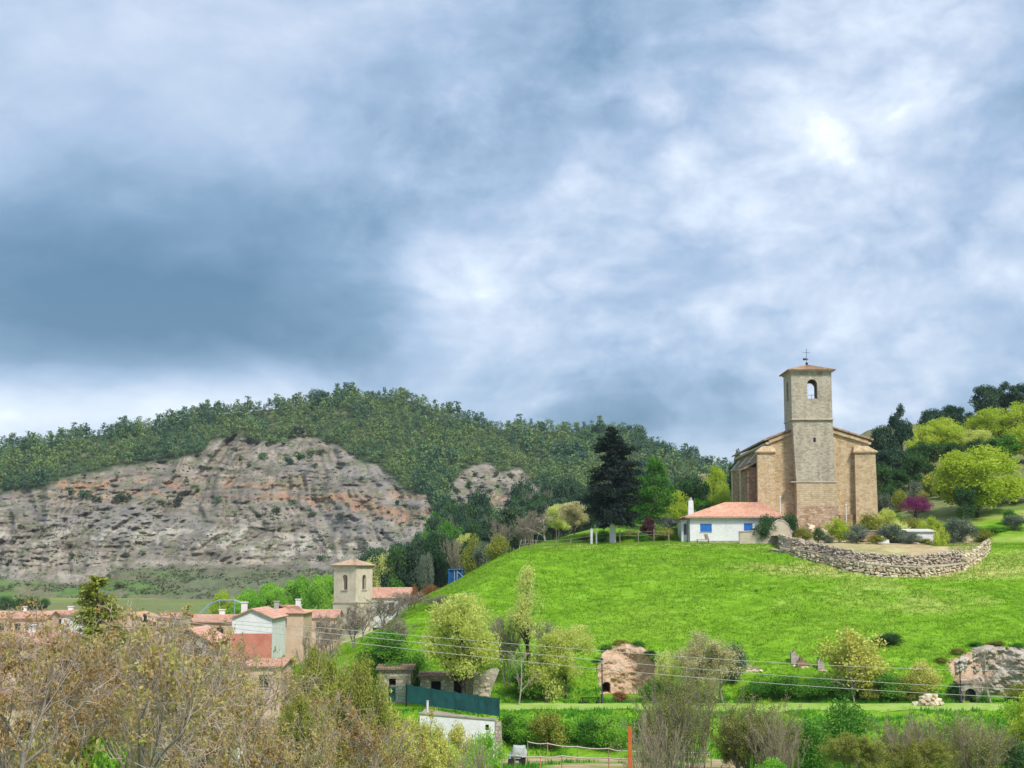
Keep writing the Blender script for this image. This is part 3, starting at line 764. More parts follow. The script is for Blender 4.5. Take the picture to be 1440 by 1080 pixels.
Q_open = dict(kids=[7, 6, 5, 4], nseg=4, wob=.17, up=.045, taper=.5, len=.68, rr=.62, rmin=.018, ang=(.45, 1.05), start=.35, l0=.42, main=1)
Q_shrub = dict(kids=[6, 5, 4], nseg=4, wob=.10, up=.05, taper=.35, len=.5, rr=.55, rmin=.010, ang=(.2, .55), start=.15, l0=.8, main=0)
Q_bare = dict(kids=[8, 6, 5], nseg=4, wob=.12, up=.06, taper=.4, len=.5, rr=.55, rmin=.014, ang=(.35, .8), start=.25, l0=.75, main=1)
broad('lime', 101, 9, 9, M['lf_lime'], M['bark_dark'], 90, 170, .30, .14, .15)
broad('lime2', 102, 8, 7, M['lf_lime'], M['bark_dark'], 60, 150, .28, .15, .17)
broad('yellow', 103, 8.5, 7, M['lf_yellow'], M['bark_dark'], 85, 190, .22, .26, .15, open_=.15)
broad('yellow_thin', 104, 11, 6, M['lf_yellow'], M['bark_dark'], 60, 80, .2, .2, .15, shape='cone', open_=.1)
broad('green', 105, 8, 6, M['lf_green'], M['bark_dark'], 55, 160, .28, .15, .18)
broad('poplar', 106, 11, 5, M['lf_green'], M['bark_grey'], 70, 170, .26, .05, .2, shape='poplar', open_=.5)
broad('bright', 107, 6, 5.5, M['lf_bright'], M['bark_grey'], 45, 130, .3, .08, .2, shape='bush')
broad('darkbush', 108, 3, 4, M['lf_dark'], M['bark_dark'], 36, 160, .16, .04, .2, shape='bush', open_=.5, stems=3)
broad('dark', 109, 8, 6, M['lf_dark'], M['bark_dark'], 50, 170, .28, .12, .19)
broad('olive', 110, 4, 4.2, M['lf_olive'], M['bark_grey'], 45, 190, .15, .18, .17, stems=2)
broad('judas', 111, 4.6, 4.8, M['lf_purple'], M['bark_dark'], 50, 170, .13, .3, .15, shape='umbrella', open_=.5, stems=2)
broad('pine', 112, 9, 6.5, M['lf_pine'], M['bark_dark'], 48, 150, .34, .22, .17, open_=.15)
broad('pine2', 113, 10, 6, M['lf_pine'], M['bark_dark'], 44, 150, .34, .2, .17, shape='poplar', open_=.1)
broad('limebush', 114, 3, 3.5, M['lf_lime'], M['bark_grey'], 36, 150, .16, .05, .2, shape='bush', stems=3)
recolor('plum', 'limebush', M['lf_plum']); recolor('greybush', 'darkbush', M['lf_olive']); recolor('greenbush', 'darkbush', M['lf_green'])
recolor('brightbush', 'limebush', M['lf_bright']); recolor('mossbush', 'darkbush', M['lf_moss']); recolor('goldbush', 'limebush', M['lf_gold']); recolor('russetbush', 'darkbush', M['lf_autumn'])
recolor('straw', 'yellow', M['lf_straw']); recolor('yellowbush', 'limebush', M['lf_yellow'])
conifer('spruce', 121, 16, 9.2, M['lf_spruce'], M['bark_pale'], 150, 430, .34, .15, .20, .7, aspect=.35)
conifer('cypress', 122, 16, 4.6, M['lf_moss'], M['bark_dark'], 170, 130, .2, .05, -.35, .3, aspect=.4)
branchy('bronze1', 131, 16, 11, M['lf_bronze'], M['bark_grey'], M['twig_brown'], Q_open, 1, 20, .17, .14, rad=.22, leaf_frac=.22)
branchy('bronze2', 132, 15, 10, M['lf_bronze'], M['bark_grey'], M['twig_brown'], Q_open, 1, 20, .17, .14, rad=.19, leaf_frac=.22)
branchy('bronze3', 133, 14, 9, M['lf_bronze'], M['bark_grey'], M['twig_brown'], Q_open, 1, 20, .16, .13, rad=.16, leaf_frac=.22)
branchy('goldtree', 134, 11, 7, M['lf_gold'], M['bark_grey'], M['twig_olive'], dict(Q_open, kids=[8, 6, 5, 3]), 2, 9, .14, .16, rad=.12)
branchy('mosstree', 135, 11, 8, M['lf_moss'], M['bark_grey'], M['twig_olive'], dict(Q_open, kids=[9, 6, 5, 3]), 3, 10, .15, .18, rad=.12)
branchy('thicket', 136, 7.5, 6, M['lf_moss'], M['twig_grey'], M['twig_grey'], Q_shrub, 26, 2, .12, .12, base_spread=1.3, rad=.045, leaf_frac=.7, lean=.3)
branchy('thicket2', 137, 5.5, 6, M['lf_moss'], M['twig_grey'], M['twig_brown'], Q_shrub, 26, 1, .1, .1, base_spread=1.5, rad=.04, leaf_frac=.4, lean=.38)
branchy('bare', 138, 9, 8, M['lf_straw'], M['bark_grey'], M['twig_grey'], dict(Q_bare, kids=[13, 9, 7], rmin=.017), 4, 1, .1, .12, base_spread=.8, rad=.10, leaf_frac=.4)
branchy('baretree', 139, 6, 5.5, M['lf_straw'], M['bark_pale'], M['twig_brown'], Q_bare, 1, 0, rad=.14)
branchy('willow', 140, 6.5, 8, M['lf_straw'], M['bark_pale'], M['twig_olive'], dict(Q_bare, kids=[10, 8, 6], up=.10), 2, 12, .13, .2, rad=.15, base_spread=.4)

remeasure()
# --- wood on the far hill
rngh = np.random.default_rng(5)
def hill_tree_mesh(key, seed, h, w, leaf, nclump=13, per=20, lsize=.85, trunk=True, squat=False):
    rng = np.random.default_rng(seed); C = []
    while len(C) < nclump:
        u = rng.uniform(-1, 1, 3)
        if np.linalg.norm(u) > 1: continue
        f = (u[2] + 1) / 2; k = 1.0 if squat else (1.15 - .5 * f) * (.6 + .4 * min(1, f * 4))
        C.append((u[0] * k * w * .36, u[1] * k * w * .36, h * ((.05 if squat else .06) + f * (.75 if squat else .84))))
    C = np.array(C); n = nclump * per; idx = np.repeat(np.arange(nclump), per)
    g = rng.normal(size=(n, 3)); g /= np.linalg.norm(g, axis=1, keepdims=True); g *= rng.uniform(.3, 1, n)[:, None]
    LC = C[idx] + g * w * .25 * np.array([1, 1, .75]); LC[:, 2] = np.maximum(LC[:, 2], .1)
    tint = np.clip(rng.uniform(.1, .9, nclump)[idx] * .6 + rng.uniform(0, .4, n), 0, 1)
    V, Fq, tn = leaf_arrays(rng, LC, lsize, tint, flat=.6, aspect=.75)
    if trunk:
        V2, F2 = seg_mesh_arrays([(np.array([0, 0, -1.0]), np.array([.1, 0, h * .6]), h * .022, h * .012)], 4)
        nv = len(V); V = np.concatenate([V, V2]); tn = np.concatenate([tn, np.zeros(len(V2))])
        return V, [Fq, F2 + nv], np.concatenate([np.zeros(len(Fq)), np.ones(len(F2))]), tn
    return V, [Fq], np.zeros(len(Fq)), tn
HT = [hill_tree_mesh('p', 200 + i, 8 + i % 3, 6.0 + .6 * (i % 2), None) for i in range(6)]
HTm = [np_mesh('hill_pine', v, f, [M['lf_farpine'], M['bark_dark']], mi, tint=tn) for v, f, mi, tn in HT]
HSB = [hill_tree_mesh('s', 230 + i, 2.6, 4.2, None, 8, 22, .7, False, True) for i in range(4)]
HSm = [np_mesh('hill_shrub', v, f, [M['lf_farpine' if i % 2 else 'lf_scrub']], tint=tn) for i, (v, f, mi, tn) in enumerate(HSB)]
forest = (1 - rock) * (1 - sm(PYG + wob * .8 - tl, -4, 4) * (HP < 620))
forest = forest * (1 - sm(HP, 1080, 1200)) * (PYG < np.interp(HP, [0, 600, 640, 780, 1100], [1000, 1000, 790, 790, 760]))
cand = np.argwhere((forest > .5) & (HP > -380))
rngh.shuffle(cand)
cell = {}; sel = []
for (r_, c_) in cand:
    hx, hy, hpx, hpy = HX[r_, c_], YY[r_, c_], HP[r_, c_], PYG[r_, c_]
    dpx = 7.6 + 2.6 * vnoise(np.array([hpx * .05]), np.array([hpy * .08]), seed=91)[0]
    if hpy - rid[0, c_] < 9: dpx *= .62
    gx_, gy_ = int(hpx // 12), int(hpy // 12); ok = True
    for a in (-1, 0, 1):
        for b in (-1, 0, 1):
            for (qx, qy) in cell.get((gx_ + a, gy_ + b), ()):
                if abs(qx - hpx) < dpx and abs(qy - hpy) < dpx * .62: ok = False; break
            if not ok: break
        if not ok: break
    if not ok: continue
    cell.setdefault((gx_, gy_), []).append((hpx, hpy)); sel.append((r_, c_))
sel = [(r_, c_, rngh.uniform(.6, 1.3) * (1 + .25 * float(vnoise(HP[r_, c_] * .02, PYG[r_, c_] * .05, seed=93)))) for r_, c_ in sel]
def seen(r_, c_): return 0 <= HP[r_, c_] <= 1060
order = sorted(sel, key=lambda s: (not seen(s[0], s[1]), -(s[2] * 600 / YY[s[0], s[1]] + (.25 if PYG[s[0], s[1]] - rid[0, s[1]] < 12 else 0))))
indiv, rest = order[:285], order[285:]
for r_, c_, s_ in indiv:
    o = link('pine_tree', HTm[rngh.integers(6)], None, (HX[r_, c_], YY[r_, c_], HZ[r_, c_] - .3), rngh.uniform(0, 6.28), (s_ * rngh.uniform(.85, 1.2), s_ * rngh.uniform(.85, 1.2), s_))
    tag(o, 'rounded dark pine of the wood on the hill above the bare gullies', 'tree', 'pines of the hilltop wood')
VV, FF4, MI, TN = [], [], [], []; off = 0
FFt = []
for r_, c_, s_ in rest:
    v, f, mi, tn = HT[rngh.integers(6)]; a = rngh.uniform(0, 6.28); ca, sa = math.cos(a), math.sin(a)
    sub = rngh.random(len(f[0])) < (.75 if seen(r_, c_) else .3)
    nl = len(f[0]) * 4
    vv = v[:nl].reshape(-1, 4, 3)[sub].reshape(-1, 3); tt_ = tn[:nl].reshape(-1, 4)[sub].ravel()
    vv = np.stack([vv[:, 0] * ca - vv[:, 1] * sa, vv[:, 0] * sa + vv[:, 1] * ca, vv[:, 2]], 1) * s_ + np.array([HX[r_, c_], YY[r_, c_], HZ[r_, c_] - .3])
    VV.append(vv); TN.append(np.clip(tt_ * .65 + rngh.uniform(-.2, .35) + .35 * float(vnoise(HP[r_, c_] * .03, PYG[r_, c_] * .06, seed=97)) + .1, 0, 1)); FF4.append(np.arange(len(vv)).reshape(-1, 4) + off); off += len(vv)
me = np_mesh('pine_wood', np.concatenate(VV), np.concatenate(FF4), M['lf_farpine'], tint=np.concatenate(TN))
tag(link('pine_wood', me), 'dense dark pine wood covering the hill above the bare gullies', 'wood', kind='stuff')
print('hill trees', len(indiv), len(rest))

# --- shrubs dotted over the bare slope
SPOTS = [(228, 710, 15), (251, 708, 20), (175, 704, 26), (97, 694, 22), (118, 697, 20), (136, 703, 18), (305, 704, 13), (387, 722, 18), (177, 782, 14), (200, 779, 13), (102, 782, 13),
         (278, 688, 11), (209, 660, 8), (118, 668, 9), (165, 668, 9), (340, 645, 13), (369, 645, 16), (437, 640, 22), (420, 646, 24), (405, 650, 18), (452, 636, 16), (383, 622, 22), (398, 625, 18), (425, 612, 26), (360, 622, 14),
         (440, 700, 9), (413, 707, 10), (438, 725, 13), (480, 726, 14), (558, 708, 11), (573, 712, 10), (595, 729, 12), (604, 685, 18), (600, 694, 16), (545, 720, 8), (520, 702, 8), (464, 698, 8), (477, 657, 12), (442, 656, 10), (508, 672, 10), (570, 674, 9),
         (660, 681, 14), (678, 684, 10), (688, 690, 12), (700, 684, 11), (640, 692, 14), (646, 704, 12), (720, 670, 13), (697, 668, 14), (668, 668, 12), (735, 690, 9), (13, 790, 12), (30, 742, 12), (62, 745, 10), (150, 740, 7), (245, 663, 8), (262, 676, 9), (285, 655, 9), (312, 660, 9), (330, 632, 12), (296, 640, 10), (350, 655, 10), (452, 786, 12), (510, 775, 16), (466, 770, 10), (150, 812, 14), (170, 825, 18), (590, 655, 14), (575, 650, 16), (540, 640, 16), (555, 655, 14), (610, 668, 18), (625, 676, 16), (620, 700, 16), (626, 725, 16)]
for i, (px, py, wpx) in enumerate(SPOTS):
    c_ = int(np.argmin(abs(hp - px))); r_ = int(np.argmin(abs(PYG[:, c_] - (py + 2)))); s_ = wpx / F * YY[r_, c_] / 4.2
    o = link('hillside_shrub', HSm[rngh.integers(4)], None, (HX[r_, c_], YY[r_, c_] - .4, HZ[r_, c_] - .2), rngh.uniform(0, 6.28), (s_ * 1.1, s_ * 1.1, s_ * rngh.uniform(.8, 1.2)))
    tag(o, 'low dark shrub growing on the bare gullied slope of the hill', 'shrub', 'shrubs dotted over the bare slope')
# finer scrub that nobody could count
cand = np.argwhere((rock > .2) & (fbm(HP * .05, PYG * .12, oct=3, seed=95) > -.05) & (HP > -100) & (HP < 800)); rngh.shuffle(cand)
cand2 = np.argwhere((below > .5) & (PYG > 770) & (HP > -200) & (fbm(HP * .03, PYG * .2, oct=3, seed=96) > -.1)); rngh.shuffle(cand2)
cc = np.concatenate([cand[:1500], cand2[:1300]])
ctr = np.stack([HX[cc[:, 0], cc[:, 1]], YY[cc[:, 0], cc[:, 1]], HZ[cc[:, 0], cc[:, 1]]], 1)
per = 9; sz = np.repeat(rngh.uniform(.5, 1.6, len(ctr)) ** 1.4, per)
LC = np.repeat(ctr, per, 0) + rngh.normal(size=(len(ctr) * per, 3)) * (sz * .5)[:, None] * np.array([1.3, 1, .45]); LC[:, 2] += .2
V, Fq, tn = leaf_arrays(rngh, LC, .75, np.clip(np.repeat(rngh.uniform(.1, .9, len(ctr)), per), 0, 1), .8, .7)
tag(link('scrub', np_mesh('scrub', V, Fq, M['lf_scrub'], tint=tn)), 'low grey green scrub scattered over the gullied slope', 'scrub', kind='stuff')
print('tpl done')

# ------------------------------------------------------------------ building helpers
def arch_pts(x0, x1, z0, z1, arch=True, n=10):
    if not arch: return [(x0, z0), (x1, z0), (x1, z1), (x0, z1)]
    r = (x1 - x0) / 2; cx = (x0 + x1) / 2; zs = z1 - r
    return [(x0, z0), (x1, z0)] + [(cx + r * math.cos(math.pi * i / n), zs + r * math.sin(math.pi * i / n)) for i in range(n + 1)]
def panel_mesh(name, outline, holes, thick, mat, jit=0):
    """a wall slab in the xz plane with real openings, thickness towards +y"""
    bm = bmesh.new(); loops = [outline] + holes; ed = []
    for lp in loops:
        vs = [bm.verts.new((x, 0, z)) for x, z in lp]
        ed += [bm.edges.new((vs[i], vs[(i + 1) % len(vs)])) for i in range(len(vs))]
    bmesh.ops.triangle_fill(bm, edges=ed, use_beauty=True, use_dissolve=False)
    g = bmesh.ops.extrude_face_region(bm, geom=list(bm.faces))
    bmesh.ops.translate(bm, vec=(0, thick, 0), verts=[v for v in g['geom'] if isinstance(v, bmesh.types.BMVert)])
    bmesh.ops.recalc_face_normals(bm, faces=bm.faces)
    me = bpy.data.meshes.new(name); bm.to_mesh(me); bm.free(); me.materials.append(mat); return me
def tiled(mb, a, b, c, d, pitch=.26, amp=.05, m=0, rows=None, thick=.10):
    """one roof slope: eave a-b, ridge d-c, channel tiles running down the slope, slab below"""
    a, b, c, d = [np.array(p, float) for p in (a, b, c, d)]
    L = np.linalg.norm(b - a); nt = max(3, int(L / pitch)); nu = nt * 4
    S = max(np.linalg.norm(d - a), np.linalg.norm(c - b)); nv = rows or max(2, int(S / .45))
    nrm = np.cross(b - a, (d + c) / 2 - (a + b) / 2); nrm /= np.linalg.norm(nrm)
    o = len(mb.v)
    for j in range(nv + 1):
        for q in ((0, 1) if 0 < j < nv else (0,)):
            v = j / nv; step = (.035 if q == 1 else 0.0)
            for i in range(nu + 1):
                u = i / nu; p = (a + (b - a) * u) * (1 - v) + (d + (c - d) * u) * v
                h = amp * abs(math.sin(math.pi * i / 4)) + amp * .3 * math.sin(i * 2.3 + j * 5.1) * .5 + step
                mb.v.append(tuple(p + nrm * h))
    nrw = 2 * nv
    for j in range(nrw - 1):
        for i in range(nu):
            k = o + j * (nu + 1) + i; mb.f.append((k, k + 1, k + nu + 2, k + nu + 1)); mb.m.append(m)
    dn = -nrm * thick; e = nrm * -.02
    mb.hexa([a + dn, b + dn, c + dn, d + dn], [a + e, b + e, c + e, d + e], m)
def gable_roof(mb, x0, x1, y0, y1, ze, zr, ov=.35, along='x'):
    if along == 'x':
        ym = (y0 + y1) / 2; s = (zr - ze) / (ym - y0); o = ov * s
        tiled(mb, (x0 - ov, y0 - ov, ze - o), (x1 + ov, y0 - ov, ze - o), (x1 + ov, ym, zr), (x0 - ov, ym, zr))
        tiled(mb, (x1 + ov, y1 + ov, ze - o), (x0 - ov, y1 + ov, ze - o), (x0 - ov, ym, zr), (x1 + ov, ym, zr))
    else:
        xm = (x0 + x1) / 2; s = (zr - ze) / (xm - x0); o = ov * s
        tiled(mb, (x0 - ov, y1 + ov, ze - o), (x0 - ov, y0 - ov, ze - o), (xm, y0 - ov, zr), (xm, y1 + ov, zr))
        tiled(mb, (x1 + ov, y0 - ov, ze - o), (x1 + ov, y1 + ov, ze - o), (xm, y1 + ov, zr), (xm, y0 - ov, zr))
def hip_roof(mb, x0, x1, y0, y1, ze, zr, ov=.35, ridge=None):
    ym = (y0 + y1) / 2; hd = (y1 - y0) / 2; r0, r1 = (ridge or (x0 + hd * .95, x1 - hd * .95))
    A, B, C_, D_ = (x0 - ov, y0 - ov, ze), (x1 + ov, y0 - ov, ze), (x1 + ov, y1 + ov, ze), (x0 - ov, y1 + ov, ze)
    E, G = (r0, ym, zr), (r1, ym, zr)
    tiled(mb, A, B, G, E); tiled(mb, C_, D_, E, G); tiled(mb, D_, A, E, E); tiled(mb, B, C_, G, G)

def window(parent, x, z, w_, h_, shutter=None, frame='wood', y=0.0, depth=.14, name='window'):
    """set into an opening: frame, pane (or shutter), sill"""
    mb = MB(); t_ = .07
    mb.box((x, y + depth, z), (x + t_, y + depth + .06, z + h_)); mb.box((x + w_ - t_, y + depth, z), (x + w_, y + depth + .06, z + h_))
    mb.box((x + t_, y + depth, z), (x + w_ - t_, y + depth + .06, z + t_)); mb.box((x + t_, y + depth, z + h_ - t_), (x + w_ - t_, y + depth + .06, z + h_))
    if not shutter: mb.box((x + w_ / 2 - .03, y + depth, z + t_), (x + w_ / 2 + .03, y + depth + .05, z + h_ - t_))
    wi = mb.build(name, M[frame], parent)
    p = MB()
    if shutter:
        n = max(4, int(h_ / .16))
        for i in range(n):
            z0 = z + t_ + (h_ - 2 * t_) * i / n; z1 = z + t_ + (h_ - 2 * t_) * (i + 1) / n
            p.hexa([(x + t_, y + depth + .005, z0), (x + w_ - t_, y + depth + .005, z0), (x + w_ - t_, y + depth + .04, z0), (x + t_, y + depth + .04, z0)],
                   [(x + t_, y + depth + .02, z1), (x + w_ - t_, y + depth + .02, z1), (x + w_ - t_, y + depth + .04, z1), (x + t_, y + depth + .04, z1)])
        p.build('shutter', M[shutter], wi)
    else:
        p.box((x + t_, y + depth + .03, z + t_), (x + w_ - t_, y + depth + .045, z + h_ - t_)); p.build('pane', M['glass'], wi)
    s = MB(); s.box((x - .08, y - .07, z - .09), (x + w_ + .08, y + depth - .002, z - .004)); s.build('sill', M['concrete'], wi)
    return wi

def house(name, label, cat, px0, px1, Y, py_eave, py_ridge, depth, wall, roof, wins=(), along='x', chim=(), rz=0.0, group=None, base=None, gable_wall=None, lower=None, hip=False, ov=.35, door=None):
    x0, x1 = PX(px0, Y), PX(px1, Y); W = x1 - x0; pe = P(px0, py_eave, Y)
    z0 = (float(T((x0 + x1) / 2, Y)) if base is None else base) - .4
    H = pe[2] - z0; RH = P(px0, py_ridge, Y + (depth / 2 if along == 'x' else 0))[2] - z0
    o = thing(name, label, cat, (x0, Y, z0), rz, group)
    holes = [arch_pts(W * a - ww / 2, W * a + ww / 2, H - zt - hh, H - zt, False) for a, zt, ww, hh, *_ in wins]
    if door: holes.append(arch_pts(W * door - .55, W * door + .55, .42, 2.6, False))
    if along == 'y' and not hip: outl = [(0, 0), (W, 0), (W, H - .06), (W / 2, RH - .12), (0, H - .06)]
    else: outl = [(0, 0), (W, 0), (W, H - .06), (0, H - .06)]
    link('front_wall', panel_mesh('front_wall', outl, holes, .22, M[wall]), o)
    mb = MB(); mb.box((0, .222, 0), (W, depth, H - .05))
    if along == 'y' and not hip: mb.add([(0, .222, H - .05), (W, .222, H - .05), (W / 2, .222, RH - .12), (0, depth, H - .05), (W, depth, H - .05), (W / 2, depth, RH - .12)], [(0, 1, 2), (3, 5, 4)])
    if along == 'x' and not hip: mb.add([(0, 0.01, H - .05), (0, depth, H - .05), (0, depth / 2, RH - .12), (W, 0.01, H - .05), (W, depth, H - .05), (W, depth / 2, RH - .12)], [(0, 2, 1), (3, 4, 5)])
    mb.build('wall', M[gable_wall or wall], o)
    if lower is not None:
        mb = MB(); mb.box((-.03, -.03, 0), (W + .03, -.004, H - lower)); lw = mb.build('lower_wall', M['redwall'], o); lw['label'] = 'salmon red lower wall'
    rb = MB()
    if hip: hip_roof(rb, 0, W, 0, depth, H, RH, ov)
    else: gable_roof(rb, 0, W, 0, depth, H, RH, ov, along)
    rf_ = rb.build('roof', M[roof], o)
    for cx, ch, cm in chim:
        mb = MB(); cy = depth * .5
        mb.box((W * cx - .35, cy - .3, RH - 1.0), (W * cx + .35, cy + .3, RH + ch)); mb.box((W * cx - .45, cy - .4, RH + ch + .002), (W * cx + .45, cy + .4, RH + ch + .12)); mb.build('chimney', M[cm], rf_)
    for a, zt, ww, hh, *sh in wins: window(o, W * a - ww / 2, H - zt - hh, ww, hh, sh[0] if sh else None)
    if door:
        mb = MB(); mb.box((W * door - .5, .1, .42), (W * door + .5, .15, 2.55)); dd = mb.build('door', M['wood'], o)
        h2 = MB(); h2.box((W * door + .36, .06, 1.4), (W * door + .42, .098, 1.52)); h2.build('handle', M['black'], dd)
    return o

# ------------------------------------------------------------------ church
CY = 215.0
def PC(px, py, Y): return P(px, py, Y)[0]
cx0, cx1 = PC(1082, 680, CY), PC(1222, 680, CY)
cz = 4.6
ch = thing('church', 'tan stone church with square bell tower on the green mound', 'church', (cx0, CY, cz))
W = cx1 - cx0; DL = 31.0
def lz(py, Y=CY): return P(1145, py, Y)[2] - cz
eave, apex = lz(616), lz(592)
txa, txb = PC(1115, 595, CY - 1.5) - cx0, PC(1173, 595, CY - 1.5) - cx0
tm_ = (txa + txb) / 2
outl = [(0, 0), (W, 0), (W, eave - .1), (tm_, apex - .1), (0, eave - .1)]
link('front_wall', panel_mesh('front_wall', outl, [], .9, M['facade']), ch)
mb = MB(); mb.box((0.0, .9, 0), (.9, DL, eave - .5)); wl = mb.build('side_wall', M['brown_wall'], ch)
mb = MB(); mb.box((W - .9, .9, 0), (W, DL, eave - .5)); mb.build('side_wall', M['facade'], ch)
mb = MB(); mb.box((.9, DL - .9, 0), (W - .9, DL, eave - .3)); mb.build('back_wall', M['facade'], ch)
rb = MB(); sl = (apex - eave) / tm_; ovx = .75; ovy = .55
xl, xr = -ovx, W + ovx
tiled(rb, (xl, DL + .5, eave - ovx * sl), (xl, -ovy, eave - ovx * sl), (tm_, -ovy, apex), (tm_, DL + .5, apex), pitch=.32, amp=.07, thick=.16)
sr = (apex - eave) / (W - tm_)
tiled(rb, (xr, -ovy, eave - ovx * sr), (xr, DL + .5, eave - ovx * sr), (tm_, DL + .5, apex), (tm_, -ovy, apex), pitch=.32, amp=.07, thick=.16)
roofo = rb.build('roof', M['tile_old'], ch)
mb = MB(); mb.tube([(tm_, -ovy, apex + .08), (tm_, DL + .5, apex + .08)], .16, 8); mb.build('ridge_tile', M['tile_old'], roofo)
# cornice under the eaves
mb = MB()
for s, sgn in ((0, -1), (W, 1)):
    xo = -.42 if s == 0 else W + .002
    mb.box((xo, -.3, eave - .95), (xo + .418, DL, eave - .62))
mb.build('cornice', M['ashlar'], ch)
mb = MB()
for (xa_, xb_, za_, zb_) in ((0, tm_, eave - .1, apex - .1), (W, tm_, eave - .1, apex - .1)):
    mb.hexa([(xa_, -.34, za_ - .75), (xb_, -.34, zb_ - .75), (xb_, -.004, zb_ - .75), (xa_, -.004, za_ - .75)], [(xa_, -.34, za_ - .28), (xb_, -.34, zb_ - .28), (xb_, -.004, zb_ - .28), (xa_, -.004, za_ - .28)])
mb.build('gable_cornice', M['facade'], ch)
# corner buttresses with sloping caps and projecting tables
def buttress(xa, xb, ya, yb, top, cap, mat, slope_to=(0, 0)):
    mb = MB(); mb.hexa([(xa - .12, ya - .12, 0), (xb + .12, ya - .12, 0), (xb + .12, yb, 0), (xa - .12, yb, 0)], [(xa, ya, top), (xb, ya, top), (xb, yb, top), (xa, yb, top)])
    b_ = mb.build('buttress', M[mat], ch)
    c = MB(); c.box((xa - .28, ya - .28, top + .003), (xb + .28, yb - .004, top + .22))
    ix, iy = slope_to
    c.hexa([(xa - .2, ya - .2, top + .223), (xb + .2, ya - .2, top + .223), (xb + .2, yb - .006, top + .223), (xa - .2, yb - .006, top + .223)],
           [(xa + ix, yb - .25, top + cap), (xb - iy, yb - .25, top + cap), (xb - iy, yb - .006, top + cap), (xa + ix, yb - .006, top + cap)])
    c.build('buttress_cap', M['facade'], b_)
bt = lz(637)
buttress(PC(1067, 680, CY - 1.6) - cx0, PC(1091, 680, CY - 1.6) - cx0, -.9, -.003, bt, 1.0, 'facade', (.9, 0))
buttress(PC(1205, 680, CY - 1.6) - cx0, PC(1234, 680, CY - 1.6) - cx0, -.9, -.003, bt, 1.0, 'facade', (0, .9))
for k, yb_ in enumerate((7.0, 15.5, 24.0)):
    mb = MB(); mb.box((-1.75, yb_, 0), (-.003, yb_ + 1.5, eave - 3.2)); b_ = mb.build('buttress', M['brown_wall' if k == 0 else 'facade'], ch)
    c = MB(); c.hexa([(-1.95, yb_ - .15, eave - 3.197), (-.004, yb_ - .15, eave - 3.197), (-.004, yb_ + 1.65, eave - 3.197), (-1.95, yb_ + 1.65, eave - 3.197)],
                     [(-.6, yb_, eave - 1.6), (-.004, yb_, eave - 1.6), (-.004, yb_ + 1.5, eave - 1.6), (-.6, yb_ + 1.5, eave - 1.6)]); c.build('buttress_cap', M['ashlar'], b_)
# side chapel wall lower at the left flank
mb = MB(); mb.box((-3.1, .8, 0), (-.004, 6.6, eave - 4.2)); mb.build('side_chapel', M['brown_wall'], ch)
mb = MB(); tiled(mb, (-3.5, 6.8, eave - 4.4), (-3.5, .5, eave - 4.4), (-.1, .5, eave - 2.6), (-.1, 6.8, eave - 2.6)); mb.build('chapel_roof', M['tile_old'], ch)
# tower
TY = -1.9; TD = 6.1
def section(name, mat, pa, pb, pya, pyb, grow=0.0):
    Yt = CY + TY; za, zb = lz(pya, Yt), lz(pyb, Yt)
    xa0, xb0 = PC(pa[0], pya, Yt) - cx0, PC(pa[1], pya, Yt) - cx0; xa1, xb1 = PC(pb[0], pyb, Yt) - cx0, PC(pb[1], pyb, Yt) - cx0
    mb = MB(); g = grow
    mb.hexa([(xa0, TY - g, za), (xb0, TY - g, za), (xb0, TY + TD, za), (xa0, TY + TD, za)], [(xa1, TY - g + .05, zb), (xb1, TY - g + .05, zb), (xb1, TY + TD - .05, zb), (xa1, TY + TD - .05, zb)])
    return mb.build(name, M[mat], ch), (xa1, xb1, zb)
section('tower_footing', 'rubble_red', (1119, 1181), (1120.5, 1178.5), 750, 712, .25)
section('tower_base', 'tower_tan', (1120.8, 1177.8), (1119.8, 1175.6), 712, 678.5, .12)
sh, (sxa, sxb, sz_) = section('tower_shaft', 'tower_grey', (1119.8, 1174.8), (1114.3, 1171.2), 677, 590.5)
Yt = CY + TY
def course(name, pya, pyb, xa, xb, pr):
    mb = MB(); mb.box((xa - pr, TY - pr - .13, lz(pya, Yt)), (xb + pr, TY + TD + pr, lz(pyb, Yt))); mb.build(name, M['ashlar'], ch)
course('string_course', 678.4, 677.05, sxa - .35, sxb + .35, .06)
course('string_course', 590.4, 588.4, sxa - .02, sxb + .02, .10)
# belfry: four walls with arched openings, open to the sky
bxa, bxb = PC(1113, 555, Yt) - cx0, PC(1170, 555, Yt) - cx0; bz0, bz1 = lz(588.3, Yt), lz(523, Yt)
bw = bxb - bxa; bh = bz1 - bz0; th = .85
def bel(px): return PC(px, 548, Yt) - cx0 - bxa
hol = [arch_pts(bel(1135.5), bel(1149.5), lz(560.5, Yt) - bz0, lz(533, Yt) - bz0)]
hz = [arch_pts(TD / 2 - .72, TD / 2 + .72, lz(560.5, Yt) - bz0, lz(533, Yt) - bz0)]
f_ = link('belfry_wall', panel_mesh('belfry_wall', [(0, 0), (bw, 0), (bw, bh), (0, bh)], hol, th, M['tower_grey']), ch, (bxa, TY + .06, bz0))
link('belfry_wall', panel_mesh('belfry_wall', [(0, 0), (bw, 0), (bw, bh), (0, bh)], [[(x + .75, z + .1) for x, z in hol[0]]], th, M['tower_grey']), ch, (bxa, TY + TD - th - .06, bz0))
side = panel_mesh('belfry_wall', [(th + .07, 0), (TD - th - .07, 0), (TD - th - .07, bh), (th + .07, bh)], hz, th, M['tower_grey'])
link('belfry_wall', side, ch, (bxa + th, TY, bz0), R(90)); link('belfry_wall', side, ch, (bxb, TY, bz0), R(90))
